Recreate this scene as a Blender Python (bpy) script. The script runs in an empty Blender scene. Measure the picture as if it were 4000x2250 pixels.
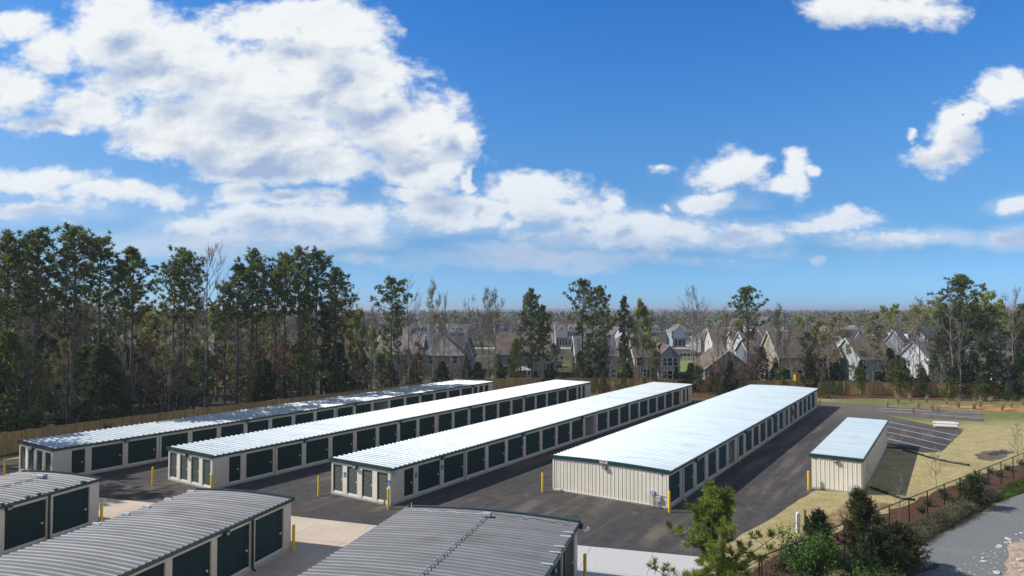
import bpy, math, random
import numpy as np
from mathutils import Vector, Matrix
R = math.radians
scene = bpy.context.scene
COL = scene.collection

# ------------------------------------------------------------------ camera
PITCH = math.atan(86 / 2666.15)
cam_d = bpy.data.cameras.new("camera"); cam = bpy.data.objects.new("camera", cam_d); COL.objects.link(cam)
cam.location = (0, 0, 14); cam.rotation_euler = (R(90) + PITCH, 0, 0)
cam_d.sensor_width = 36; cam_d.lens = 36 * 2666.15 / 4000
cam_d.clip_start = 0.5; cam_d.clip_end = 30000
scene.camera = cam

# ------------------------------------------------------------------ sun, sky, exposure
SUN_EL, SUN_DX, SUN_DY = R(40), -1.0, 0.0          # direction towards the sun on the ground
SUN_AZ = math.atan2(SUN_DX, SUN_DY)                 # measured from +Y towards +X
sun_d = bpy.data.lights.new("sun", 'SUN'); sun_d.energy = 4.6; sun_d.angle = R(0.53); sun_d.color = (1.0, 0.955, 0.88)
sun = bpy.data.objects.new("sun", sun_d); COL.objects.link(sun)
sv = Vector((math.sin(SUN_AZ) * math.cos(SUN_EL), math.cos(SUN_AZ) * math.cos(SUN_EL), math.sin(SUN_EL)))
sun.rotation_euler = sv.to_track_quat('Z', 'Y').to_euler(); sun.location = sv * 200
scene.view_settings.view_transform = 'Standard'; scene.view_settings.look = 'None'
scene.view_settings.exposure = 0.0; scene.view_settings.gamma = 1.0
scene.cycles.max_bounces = 5; scene.cycles.diffuse_bounces = 2; scene.cycles.glossy_bounces = 2
scene.cycles.transmission_bounces = 3; scene.cycles.transparent_max_bounces = 12
scene.cycles.use_denoising = True; scene.cycles.volume_bounces = 0
scene.cycles.sample_clamp_indirect = 4.0

world = bpy.data.worlds.new("World"); scene.world = world; world.use_nodes = True
world.cycles.sampling_method = 'MANUAL'; world.cycles.sample_map_resolution = 256

class G:
    """small helper to write node graphs as expressions"""
    def __init__(s, tree): s.t = tree; s.n = tree.nodes; s.l = tree.links
    def node(s, kind, **kw):
        n = s.n.new(kind)
        for k, v in kw.items(): setattr(n, k, v)
        return n
    def put(s, sock, v):
        if v is None: return
        if isinstance(v, bpy.types.NodeSocket): s.l.new(v, sock)
        else: sock.default_value = v
    def m(s, op, a, b=None, c=None, clamp=False):
        n = s.node('ShaderNodeMath', operation=op, use_clamp=clamp)
        s.put(n.inputs[0], a); s.put(n.inputs[1], b); s.put(n.inputs[2], c); return n.outputs[0]
    def v(s, op, a, b=None, c=None, out=0):
        n = s.node('ShaderNodeVectorMath', operation=op)
        s.put(n.inputs[0], a)
        if b is not None: s.put(n.inputs[3] if op == 'SCALE' else n.inputs[1], b)
        if c is not None: s.put(n.inputs[2], c)
        return n.outputs[out]
    def noise(s, vec, scale, detail=4, rough=.5, dist=0.0, out=0):
        n = s.node('ShaderNodeTexNoise'); s.put(n.inputs['Vector'], vec)
        n.inputs['Scale'].default_value = scale; n.inputs['Detail'].default_value = detail
        n.inputs['Roughness'].default_value = rough; n.inputs['Distortion'].default_value = dist
        return n.outputs[out]
    def ss(s, x, a, b, lo=0.0, hi=1.0):
        n = s.node('ShaderNodeMapRange', interpolation_type='SMOOTHSTEP')
        s.put(n.inputs[0], x); n.inputs[1].default_value = a; n.inputs[2].default_value = b
        n.inputs[3].default_value = lo; n.inputs[4].default_value = hi; return n.outputs[0]
    def mix(s, f, a, b, blend='MIX'):
        n = s.node('ShaderNodeMix', data_type='RGBA', blend_type=blend)
        s.put(n.inputs[0], f)
        for sock, v in ((n.inputs[6], a), (n.inputs[7], b)):
            s.put(sock, (*v, 1) if isinstance(v, tuple) and len(v) == 3 else v)
        return n.outputs[2]
    def xyz(s, x, y, z):
        n = s.node('ShaderNodeCombineXYZ'); s.put(n.inputs[0], x); s.put(n.inputs[1], y); s.put(n.inputs[2], z); return n.outputs[0]

# clouds: ellipses given as azimuth / elevation tangents (u to the right, v up), widths, strength
CL = [  # cx, cy, rx, ry, strength (in hundredths)
 (60,80,120,62,100),(180,165,130,95,100),(450,120,230,140,115),(430,20,150,80,100),(700,210,250,140,118),(640,270,300,110,110),
 (1080,55,300,85,112),(1300,120,185,150,118),(1150,230,260,95,105),(980,330,400,140,120),(1320,320,300,170,120),(1480,290,150,110,110),
 (720,490,250,120,115),(1000,520,430,140,125),(1110,625,430,85,115),(1500,470,230,130,115),(1700,450,130,110,112),(1790,530,80,115,110),
 (1650,640,170,110,105),(1610,760,140,42,92),(1812,700,32,60,85),(560,560,110,60,85),
 (80,330,170,90,102),(330,400,190,75,100),(210,470,160,42,85),
 (130,690,260,58,92),(420,745,290,50,88),(150,810,280,45,66),(640,770,150,42,76),
 (960,760,140,62,92),(1160,780,180,52,92),(900,855,300,58,88),(1260,860,350,66,92),(1310,775,60,38,80),
 (1000,935,460,45,66),(1750,850,350,72,98),(2080,735,185,72,108),(2120,810,210,62,98),(1880,805,200,55,96),
 (2360,795,42,58,80),(2450,880,260,58,98),(2680,900,130,60,92),(2350,935,360,46,82),(2900,925,170,46,74),
 (2200,1015,470,26,60),(1960,985,140,22,66),(1400,1002,110,18,70),(2590,648,70,30,72),
 (2850,665,150,72,98),(2930,635,95,34,90),(2790,785,125,48,95),(3030,727,80,36,86),(3112,680,56,76,94),(3190,690,26,28,78),(2608,806,34,16,72),
 (3275,872,125,46,95),(3150,903,115,28,78),(3660,590,150,52,98),(3740,530,130,72,100),(3790,450,95,80,94),(3900,370,110,70,96),(3950,330,55,50,86),
 (3552,505,26,26,66),(3990,800,125,45,98),(3950,935,130,34,74),(3560,940,240,36,72),(3300,18,130,68,92),(3560,15,200,76,98),(3430,0,260,50,92),
 (3210,1025,22,12,64)]
def cloud_group():
    t = bpy.data.node_groups.new("cloud_mass", 'ShaderNodeTree')
    t.interface.new_socket("P", in_out='INPUT', socket_type='NodeSocketVector')
    t.interface.new_socket("D", in_out='OUTPUT', socket_type='NodeSocketFloat')
    g = G(t); gi = g.node('NodeGroupInput'); go = g.node('NodeGroupOutput'); acc = None
    for cx, cy, rx, ry, a in CL:
        U = (cx - 2000) / 2666.15; V = -(cy - 1211) / 2666.15; ru = rx / 2666.15 * 1.22; rv = ry / 2666.15 * 1.22
        q = g.v('MULTIPLY_ADD', gi.outputs[0], (1 / ru, 1 / rv, 0), (-U / ru, -V / rv, 0))
        d = g.v('LENGTH', q, out=1)
        w = g.m('MULTIPLY_ADD', d, -a / 100, a / 100)
        acc = w if acc is None else g.m('SMOOTH_MAX', acc, w, 0.12)
    g.put(go.inputs[0], acc); return t
CLG = cloud_group()
def build_world():
    t = world.node_tree; g = G(t); t.nodes.clear()
    out = g.node('ShaderNodeOutputWorld'); bg = g.node('ShaderNodeBackground')
    sky = g.node('ShaderNodeTexSky', sky_type='NISHITA', sun_disc=False, sun_elevation=SUN_EL, sun_rotation=SUN_AZ,
                 altitude=100.0, air_density=1.0, dust_density=0.35, ozone_density=3.0)
    tc = g.node('ShaderNodeTexCoord'); D = tc.outputs['Generated']
    sp = g.node('ShaderNodeSeparateXYZ'); g.put(sp.inputs[0], D)
    yy = g.m('MAXIMUM', sp.outputs[1], 0.02)
    U = g.m('DIVIDE', sp.outputs[0], yy); V = g.m('DIVIDE', sp.outputs[2], yy)
    V = g.m('MINIMUM', V, 3.0)
    P = g.xyz(U, V, 0.0)
    # clouds near the horizon are flatter: stretch the detail sideways there
    Pn = g.xyz(U, g.m('MULTIPLY', V, 1.45), 0.0)
    warp = g.noise(Pn, 7.0, 4, .6, out=1)
    Pw = g.v('ADD', P, g.v('MULTIPLY', g.v('SUBTRACT', warp, (.5, .5, .5)), (.11, .07, 0)))
    Pw2 = g.v('ADD', Pw, (-0.020, 0.050, 0))
    def grp(vec):
        n = g.node('ShaderNodeGroup'); n.node_tree = CLG; g.put(n.inputs[0], vec); return n.outputs[0]
    d0 = grp(Pw); d1 = grp(Pw2)
    n0 = g.noise(Pn, 11.0, 10, .60, .1); n1 = g.noise(g.v('ADD', Pn, (-.010, .014, 0)), 11.0, 6, .55, .1)
    n3 = g.noise(Pn, 42.0, 6, .6)
    f0 = g.m('ADD', g.m('MULTIPLY_ADD', g.m('SUBTRACT', n0, .5), 1.75, d0), g.m('MULTIPLY', g.m('SUBTRACT', n3, .5), .75))
    cover = g.ss(f0, -.08, .55)
    veil = g.m('MULTIPLY', g.ss(g.m('MULTIPLY_ADD', g.m('SUBTRACT', g.noise(g.v('MULTIPLY', P, (1, 4.5, 1)), 4.5, 7, .6), .5), 1.6, d0), -.42, .45), g.ss(V, .22, .05, 0.0, .75))
    cover = g.m('MAXIMUM', cover, veil)
    cover = g.m('MULTIPLY', cover, g.ss(sp.outputs[1], .02, .12))
    # light from above left, against the detail and against the cloud mass
    n0b = g.noise(g.v('ADD', Pn, (-.004, .006, 0)), 42.0, 4, .6)
    relief = g.m('ADD', g.m('MULTIPLY', g.m('SUBTRACT', n0, n1), 2.6), g.m('MULTIPLY', g.m('SUBTRACT', n3, n0b), .9))
    mass = g.ss(d1, .12, 1.15)
    n2 = g.noise(Pn, 4.2, 5, .6)
    base_ = g.m('MAXIMUM', g.m('SUBTRACT', d1, grp(g.v('ADD', Pw, (0.0, -.055, 0)))), 0.0)
    shade = g.m('MULTIPLY_ADD', g.m('SUBTRACT', n2, .5), g.m('MULTIPLY_ADD', mass, 1.0, .25), g.m('MULTIPLY_ADD', base_, 1.0, g.m('MULTIPLY', mass, 1.0)))
    shade = g.m('SUBTRACT', shade, relief)
    shade = g.m('MULTIPLY', shade, g.ss(f0, .05, 1.1, .25, .74))
    rc = g.node('ShaderNodeValToRGB'); e3 = rc.color_ramp.elements; rc.color_ramp.interpolation = 'B_SPLINE'
    for p_, c_ in ((.30, (.80,.84,.88)), (.62, (.60,.67,.78))): e3.new(p_).color = (*c_, 1)
    e3[0].color = (.90,.93,.95,1); e3[0].position = 0.0; e3[-1].color = (.36,.47,.69,1); e3[-1].position = .95
    g.put(rc.inputs[0], shade); lit = g.v('SCALE', rc.outputs[0], 9.6)
    # low clouds take the colour of the air between
    low = g.ss(V, .02, .26, .62, 0.0)
    skyc = sky.outputs[0]
    cr = g.node('ShaderNodeValToRGB'); el = cr.color_ramp.elements; cr.color_ramp.interpolation = 'LINEAR'
    stops = [(0, (.48,1.0,2.0)), (.04, (.46,.88,1.60)), (.08, (.44,.77,1.20)), (.16, (.50,.89,1.26)), (.25, (.49,.98,1.42)), (.34, (.40,.99,1.56)), (.46, (.30,.94,1.62)), (1.0, (.36,.50,.62))]
    while len(el) < len(stops): el.new(.5)
    for e_, (p_, c_) in zip(el, stops): e_.position = p_; e_.color = (*[x / 3.0 for x in c_], 1)
    hor = g.m('SQRT', g.m('ADD', g.m('MULTIPLY', sp.outputs[0], sp.outputs[0]), g.m('MULTIPLY', sp.outputs[1], sp.outputs[1])))
    g.put(cr.inputs[0], g.m('DIVIDE', sp.outputs[2], g.m('MAXIMUM', hor, .05)))
    skyb = g.v('MULTIPLY', skyc, g.v('SCALE', cr.outputs[0], 3.0))
    warmleft = g.m('MULTIPLY_ADD', g.ss(U, .1, -.8, 0.0, .28), g.ss(sp.outputs[1], 0.0, .3), 1.0)
    skyb = g.v('MULTIPLY', skyb, g.xyz(warmleft, 1.0, g.m('SUBTRACT', 1.35, g.m('MULTIPLY', warmleft, .35))))
    lit = g.mix(low, lit, g.mix(.55, skyb, (7.5, 8.0, 9.2)))
    # the rest of the sky, behind the camera: ordinary scattered cloud, extended overhead for neutral fill light
    bn = g.noise(D, 3.0, 5, .55)
    back = g.m('MULTIPLY', g.ss(bn, .52, .70), g.m('MAXIMUM', g.ss(sp.outputs[1], .1, -.15), g.ss(sp.outputs[2], .62, .8)))
    back = g.m('MULTIPLY', back, g.ss(sp.outputs[2], .0, .1))
    col = g.mix(cover, skyb, lit)
    fill_veil = g.m('MULTIPLY', g.m('MULTIPLY', g.ss(sp.outputs[1], .05, -.3), g.ss(sp.outputs[2], .0, .05)), .6)   # pale veil added behind the camera to make the ambient light less blue
    col = g.mix(fill_veil, col, (4.4, 4.3, 4.2))
    col = g.mix(back, col, (6.0, 6.0, 6.1))
    g.put(bg.inputs[0], col); bg.inputs[1].default_value = 0.105
    g.put(out.inputs[0], bg.outputs[0])
build_world()

# ------------------------------------------------------------------ materials
def pmat(name, col, rough=.7, metal=0.0, spec=.5, fn=None, transl=0.0):
    m = bpy.data.materials.new(name); m.use_nodes = True
    g = G(m.node_tree); b = g.n['Principled BSDF']
    b.inputs['Base Color'].default_value = (*col, 1); b.inputs['Roughness'].default_value = rough
    b.inputs['Metallic'].default_value = metal; b.inputs['Specular IOR Level'].default_value = spec
    if fn: fn(g, b, g.node('ShaderNodeTexCoord'))
    if transl:
        tr = g.node('ShaderNodeBsdfTranslucent'); mx = g.node('ShaderNodeMixShader'); mx.inputs[0].default_value = transl
        cs = b.inputs['Base Color']
        if cs.is_linked: g.put(tr.inputs[0], cs.links[0].from_socket)
        else: tr.inputs[0].default_value = (*col, 1)
        out = g.n['Material Output']
        g.l.new(b.outputs[0], mx.inputs[1]); g.l.new(tr.outputs[0], mx.inputs[2]); g.l.new(mx.outputs[0], out.inputs[0])
    return m
def vary(col, amt=.12, scale=2.0, bump=0.0, bscale=30, detail=4, space='Object', tint=None):
    def fn(g, b, tc):
        n = g.noise(tc.outputs[space], scale, detail, .6)
        lo = tuple(c * (1 - amt) for c in col); hi = tuple(min(1, c * (1 + amt)) for c in (tint or col))
        g.put(b.inputs['Base Color'], g.mix(g.ss(n, .3, .7), lo, hi))
        if bump:
            bn = g.node('ShaderNodeBump'); bn.inputs['Strength'].default_value = bump; bn.inputs['Distance'].default_value = .02
            g.put(bn.inputs['Height'], g.noise(tc.outputs[space], bscale, 3)); g.put(b.inputs['Normal'], bn.outputs[0])
    return fn
def vm(name, col, rough=.7, amt=.12, scale=2.0, metal=0.0, spec=.5, bump=0.0, bscale=30, tint=None, transl=0.0, space='Object'):
    return pmat(name, col, rough, metal, spec, vary(col, amt, scale, bump, bscale, tint=tint, space=space), transl)
def leafmat(name, col, dark=.45, light=1.55, scale=.55, warm=(1.15, 1.05, .7), transl=.25):
    def fn(g, b, tc):
        oi = g.node('ShaderNodeObjectInfo')
        n = g.noise(tc.outputs['Object'], scale, 3, .6)
        n2 = g.noise(tc.outputs['Object'], scale * 9, 2, .6)
        f = g.m('MULTIPLY_ADD', g.m('SUBTRACT', n2, .5), .6, n)
        c = g.mix(g.ss(f, .3, .72), tuple(x * dark for x in col), tuple(x * light for x in col))
        w = g.mix(oi.outputs['Random'], (1, 1, 1), warm)
        g.put(b.inputs['Base Color'], g.mix(1.0, c, w, 'MULTIPLY'))
    return pmat(name, col, .55, 0, .3, fn, transl)

M = {}
M['beige'] = vm('beige_painted_metal', (.60, .55, .455), .45, .05, 1.2)
M['panel'] = vm('beige_ribbed_panel', (.76, .71, .60), .42, .05, .8)
M['green_trim'] = vm('dark_green_trim', (.012, .045, .042), .38, .15, 2)
M['door'] = vm('dark_green_door', (.009, .032, .026), .48, .15, 3, spec=.2)
M['white_metal'] = vm('bare_zinc_metal', (.62, .63, .64), .4, .08, 4)
M['concrete_pad'] = vm('concrete_slab', (.42, .40, .37), .85, .12, 3)
M['inside'] = vm('unit_interior_panel', (.50, .52, .54), .6, .08, 2)
M['black'] = vm('black_plastic', (.012, .012, .013), .5, .2, 8)
M['lens'] = vm('lamp_lens', (.26, .27, .29), .2, .05, 8)
M['yellow'] = pmat('yellow_bollard_paint', (.80, .52, .015), .45, fn=vary((.80, .52, .015), .08, 5))
M['grey_box'] = vm('grey_electrical_metal', (.38, .41, .44), .45, .06, 6)
M['blue_sign'] = vm('blue_sign_face', (.03, .07, .28), .4, .05, 9)
M['white'] = vm('white_paint', (.78, .78, .77), .5, .05, 6)
M['red'] = vm('red_paint', (.55, .03, .025), .5, .08, 6)
M['rust'] = vm('rusty_post', (.30, .13, .06), .8, .2, 9)

def roof_fn(base, alt, streak, rough0, metal):
    def fn(g, b, tc):
        mp = g.node('ShaderNodeMapping'); g.put(mp.inputs[0], tc.outputs['Object']); mp.inputs['Scale'].default_value = (1.6, .18, 1)
        n = g.noise(mp.outputs[0], 1.0, 4, .6); n2 = g.noise(tc.outputs['Object'], .35, 3, .5)
        c = g.mix(g.ss(n, .35, .7), base, alt)
        c = g.mix(g.m('MULTIPLY', g.ss(n2, .55, .75), streak), c, tuple(x * .8 for x in (alt[0] * 1.05, alt[1], alt[2] * .93)))
        g.put(b.inputs['Base Color'], c)
        g.put(b.inputs['Roughness'], g.m('MULTIPLY_ADD', n, .12, rough0))
    return fn
M['roof_white'] = pmat('white_galvalume_roof', (.8, .84, .87), .35, .15, .6, roof_fn((.50, .55, .585), (.40, .465, .515), .4, .42, .1))
M['roof_pale'] = pmat('pale_galvalume_roof', (.8, .84, .87), .35, .15, .6, roof_fn((.56, .655, .70), (.47, .56, .62), .4, .42, .1))
M['roof_grey'] = pmat('weathered_galvalume_roof', (.3, .31, .32), .35, .5, .12, roof_fn((.275, .275, .282), (.22, .22, .228), .6, .62, .0))

def asphalt_fn(g, b, tc):
    P = tc.outputs['Object']
    mp = g.node('ShaderNodeMapping'); g.put(mp.inputs[0], P); mp.inputs['Rotation'].default_value = (0, 0, R(-56.8)); 
    mp2 = g.node('ShaderNodeMapping'); g.put(mp2.inputs[0], mp.outputs[0]); mp2.inputs['Scale'].default_value = (.10, 1.0, 1)
    st = g.noise(mp2.outputs[0], .8, 5, .62); big = g.noise(P, .10, 4, .55); fine = g.noise(P, 14, 3, .7); mid = g.noise(P, 1.3, 5, .65)
    c = g.mix(g.ss(mid, .3, .75), (.050, .047, .046), (.082, .076, .072))
    dust = g.m('MULTIPLY', g.ss(st, .44, .64), g.ss(big, .38, .60))
    c = g.mix(g.m('MULTIPLY', dust, .62), c, (.215, .17, .13))
    blotch = g.m('MULTIPLY', g.ss(g.noise(P, .30, 5, .68, .8), .585, .70), .55)
    c = g.mix(blotch, c, (.17, .125, .09))
    sq = g.node('ShaderNodeSeparateXYZ'); g.put(sq.inputs[0], mp.outputs[0])
    fr = g.m('ABSOLUTE', g.m('SUBTRACT', g.m('FRACT', g.m('MULTIPLY_ADD', g.m('SUBTRACT', mid, .5), .035, g.m('DIVIDE', sq.outputs[1], 3.9))), .5))
    c = g.mix(g.m('MULTIPLY', g.ss(fr, .485, .497), .35), c, (.13, .115, .10))
    # the older end of the drive, beyond the buildings, is paler
    sp = g.node('ShaderNodeSeparateXYZ'); g.put(sp.inputs[0], P)
    far = g.m('MULTIPLY', g.ss(sp.outputs[1], 70, 100), g.ss(sp.outputs[0], 30, 50))
    c = g.mix(g.m('MULTIPLY', far, .65), c, (.20, .17, .145))
    c = g.mix(1.0, c, g.mix(g.ss(fine, .3, .7), (.78, .78, .78), (1.22, 1.22, 1.22)), 'MULTIPLY')
    g.put(b.inputs['Base Color'], c)
    bn = g.node('ShaderNodeBump'); bn.inputs['Strength'].default_value = .35; bn.inputs['Distance'].default_value = .01
    g.put(bn.inputs['Height'], fine); g.put(b.inputs['Normal'], bn.outputs[0])
M['asphalt'] = pmat('asphalt', (.05, .05, .05), .85, 0, .35, asphalt_fn)
def concrete_fn(g, b, tc):
    P = tc.outputs['Object']
    mp = g.node('ShaderNodeMapping'); g.put(mp.inputs[0], P); mp.inputs['Rotation'].default_value = (0, 0, R(-73.4))
    sp = g.node('ShaderNodeSeparateXYZ'); g.put(sp.inputs[0], mp.outputs[0])
    def joint(s, per):
        f = g.m('ABSOLUTE', g.m('SUBTRACT', g.m('FRACT', g.m('DIVIDE', s, per)), .5)); return g.ss(f, .494, .4985)
    j = g.m('MAXIMUM', joint(sp.outputs[0], 4.6), joint(sp.outputs[1], 3.6))
    big = g.noise(P, .35, 5, .6); fine = g.noise(P, 5, 5, .65); sx = g.node('ShaderNodeSeparateXYZ'); g.put(sx.inputs[0], P)
    c = g.mix(g.ss(big, .3, .7), (.58, .46, .345), (.64, .55, .45))
    c = g.mix(g.ss(sx.outputs[0], -8, 3), c, (.58, .565, .55))
    c = g.mix(1.0, c, g.mix(g.ss(fine, .3, .7), (.93, .93, .93), (1.05, 1.05, 1.05)), 'MULTIPLY')
    c = g.mix(g.m('MULTIPLY', j, .75), c, (.10, .09, .08))
    g.put(b.inputs['Base Color'], c)
M['concrete'] = pmat('concrete_paving', (.5, .46, .4), .8, 0, .3, concrete_fn)
def ground_fn(g, b, tc):
    P = tc.outputs['Object']; sp = g.node('ShaderNodeSeparateXYZ'); g.put(sp.inputs[0], P)
    big = g.noise(P, .09, 5, .6); mid = g.noise(P, .8, 6, .65); fine = g.noise(P, 4.5, 6, .82)
    mp = g.node('ShaderNodeMapping'); g.put(mp.inputs[0], P); mp.inputs['Rotation'].default_value = (0, 0, .6); mp.inputs['Scale'].default_value = (1, .3, 1)
    st = g.noise(mp.outputs[0], 3.0, 5, .7)
    straw = g.mix(g.ss(mid, .3, .7), (.385, .31, .14), (.50, .425, .21))
    straw = g.mix(g.m('MULTIPLY', g.ss(big, .48, .66), .35), straw, (.22, .23, .085))
    straw = g.mix(g.m('MULTIPLY', g.ss(st, .55, .75), .5), straw, (.47, .38, .26))
    gr = g.mix(g.ss(mid, .3, .7), (.10, .14, .035), (.18, .20, .06))
    # greener strip by the far parking bays, bare woods floor outside the fences
    gx = g.m('MULTIPLY', g.ss(g.m('ADD', sp.outputs[1], g.m('MULTIPLY', big, 10)), 86, 95), g.ss(sp.outputs[0], 46, 52))
    straw = g.mix(g.m('MULTIPLY', gx, .8), straw, gr)
    floor_ = g.mix(g.ss(mid, .35, .7), (.075, .055, .032), (.10, .095, .042))
    lawn = g.mix(g.ss(g.noise(P, .045, 4, .6), .50, .62), floor_, (.14, .17, .05))
    side = g.m('ADD', g.m('MULTIPLY', sp.outputs[0], -.8367), g.m('MULTIPLY', sp.outputs[1], .5476))
    out_l = g.ss(side, 75.5, 77.0); out_b = g.ss(g.m('MULTIPLY_ADD', sp.outputs[0], .15, sp.outputs[1]), 118.4, 119.2)
    outs = g.m('MAXIMUM', out_l, out_b)
    c = g.mix(outs, straw, lawn)
    c = g.mix(1.0, c, g.mix(g.ss(fine, .25, .75), (.52, .52, .52), (1.42, 1.42, 1.42)), 'MULTIPLY')
    g.put(b.inputs['Base Color'], c)
    bn = g.node('ShaderNodeBump'); bn.inputs['Strength'].default_value = .6; bn.inputs['Distance'].default_value = .04
    g.put(bn.inputs['Height'], fine); g.put(b.inputs['Normal'], bn.outputs[0])
M['ground'] = pmat('straw_and_grass', (.4, .33, .2), .9, 0, .15, ground_fn)
def mulch_fn(g, b, tc):
    P = tc.outputs['Object']; a = g.noise(P, 6, 5, .75); bb = g.noise(P, .7, 4, .6)
    c = g.mix(g.ss(a, .3, .72), (.045, .023, .015), (.20, .108, .070)); c = g.mix(g.m('MULTIPLY', g.ss(bb, .4, .7), .35), c, (.14, .085, .055))
    g.put(b.inputs['Base Color'], c)
    bn = g.node('ShaderNodeBump'); bn.inputs['Strength'].default_value = .9; bn.inputs['Distance'].default_value = .05
    g.put(bn.inputs['Height'], a); g.put(b.inputs['Normal'], bn.outputs[0])
M['mulch'] = pmat('brown_bark_mulch', (.12, .06, .04), .95, 0, .1, mulch_fn)
def gravel_fn(g, b, tc):
    P = tc.outputs['Object']; a = g.noise(P, 9, 4, .8); bb = g.noise(P, .28, 5, .6); 
    vo = g.node('ShaderNodeTexVoronoi'); g.put(vo.inputs['Vector'], P); vo.inputs['Scale'].default_value = 9
    c = g.mix(g.ss(a, .3, .7), (.155, .165, .17), (.235, .245, .245)); c = g.mix(g.m('MULTIPLY', g.ss(bb, .5, .68), .55), c, (.30, .255, .20))
    c = g.mix(.07, c, vo.outputs['Color'], 'OVERLAY')
    g.put(b.inputs['Base Color'], c)
    bn = g.node('ShaderNodeBump'); bn.inputs['Strength'].default_value = .5; bn.inputs['Distance'].default_value = .02
    g.put(bn.inputs['Height'], a); g.put(b.inputs['Normal'], bn.outputs[0])
M['gravel'] = pmat('grey_gravel', (.3, .3, .3), .9, 0, .2, gravel_fn)
M['sand'] = vm('sandy_earth', (.46, .33, .22), .95, .3, 1.3, bump=.6, bscale=6, tint=(.42, .34, .26))
M['clay'] = vm('orange_clay', (.36, .17, .065), .95, .3, .6, bump=.5, bscale=5, tint=(.42, .25, .10))
M['verge'] = vm('green_verge', (.085, .095, .040), .95, .45, .9, bump=.7, bscale=7, tint=(.20, .19, .07))
M['street'] = vm('pale_street', (.38, .36, .36), .9, .1, .2)
M['lawn'] = vm('bright_lawn', (.20, .24, .05), .95, .2, .4)
M['stripe'] = vm('white_road_paint', (.70, .70, .69), .7, .15, 3)
M['puddle'] = pmat('puddle_water', (.10, .085, .06), .05, 0, .6)
M['wet'] = vm('wet_earth', (.17, .12, .07), .5, .3, 1.5)

def fence_fn(g, b, tc):
    P = tc.outputs['Object']; mp = g.node('ShaderNodeMapping'); g.put(mp.inputs[0], P); mp.inputs['Scale'].default_value = (1, 1, .15)
    n = g.noise(mp.outputs[0], 5.0, 4, .6); n2 = g.noise(P, .4, 3, .5)
    c = g.mix(g.ss(n, .3, .7), (.33, .21, .085), (.54, .37, .155)); c = g.mix(g.m('MULTIPLY', g.ss(n2, .4, .7), .4), c, (.28, .23, .14))
    g.put(b.inputs['Base Color'], c)
M['fence'] = pmat('treated_pine_boards', (.24, .16, .06), .85, 0, .2, fence_fn)
M['bark'] = vm('pine_bark', (.055, .046, .040), .95, .35, 3, tint=(.095, .080, .070))
M['bark_grey'] = vm('grey_bark', (.15, .13, .115), .95, .3, 3, tint=(.22, .20, .18))
M['needles'] = leafmat('pine_needles', (.130, .168, .052), warm=(1.2, 1.08, .75), transl=.5)
M['needles_fg'] = leafmat('young_pine_needles', (.20, .26, .055), .45, 1.5, .9, (1.1, 1.05, .8), .3)
M['young'] = leafmat('young_pine_green', (.12, .18, .045), warm=(1.2, 1.05, .7), transl=.4)
M['cedar'] = leafmat('cedar_foliage', (.052, .064, .026), .45, 1.8, 1.2, (1.25, 1.05, .7))
M['dark_ever'] = leafmat('dark_evergreen', (.065, .092, .036), transl=.35)
M['bud_green'] = leafmat('budding_leaves', (.32, .37, .085), .6, 1.5, .6, (1.1, 1.0, .7), .4)
M['bud_brown'] = leafmat('budding_brown', (.29, .275, .13), .6, 1.5, .6, (1.2, 1.0, .8), .4)
M['bud_red'] = leafmat('budding_red', (.17, .095, .055), .6, 1.5, .6, (1.2, 1.0, .8), .4)
M['shrub_green'] = leafmat('bright_shrub_leaves', (.085, .165, .030), .45, 1.5, 1.0, (1.1, 1.0, .8), .3)
M['scrub'] = leafmat('roadside_scrub', (.12, .125, .075), .45, 1.6, .8, (1.2, 1.0, .9), .3)
M['grassy'] = leafmat('green_weeds', (.085, .125, .032), .5, 1.5, .5, (1.2, 1.1, .7), .3)
M['reed'] = leafmat('dry_grass', (.60, .46, .27), .6, 1.3, 1, (1, 1, 1), .4)
M['glass'] = pmat('window_glass', (.02, .025, .03), .08, 0, .8)
M['dark'] = vm('dark_paint_and_shade', (.015, .015, .017), .8, .2, 4)  # dark paint of fences, garage and lettering, also the painted porch shade
M['rock'] = vm('pale_rock', (.58, .50, .44), .85, .2, 3)
M['wood'] = vm('pallet_wood', (.38, .26, .15), .9, .2, 5)
M['tyre'] = vm('tyre_rubber', (.02, .02, .02), .8, .2, 8)
HM = {}
def hmat(col, kind):
    key = (tuple(col), kind)
    if key in HM: return HM[key]
    col = tuple(c * (.80 if kind == 'siding' else 1.12) for c in col)
    if kind == 'siding':
        def fn(g, b, tc):
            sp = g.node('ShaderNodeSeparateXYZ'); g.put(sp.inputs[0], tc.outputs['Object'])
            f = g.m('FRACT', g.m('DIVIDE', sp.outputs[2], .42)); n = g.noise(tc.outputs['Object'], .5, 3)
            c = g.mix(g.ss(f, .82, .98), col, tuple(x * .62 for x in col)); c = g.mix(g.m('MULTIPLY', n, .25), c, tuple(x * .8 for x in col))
            g.put(b.inputs['Base Color'], c)
        m = pmat('house_siding', col, .7, 0, .3, fn)
    else:
        m = vm('roof_shingles', col, .9, .22, .8, bump=.5, bscale=5, spec=.2)
    HM[key] = m; return m

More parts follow.
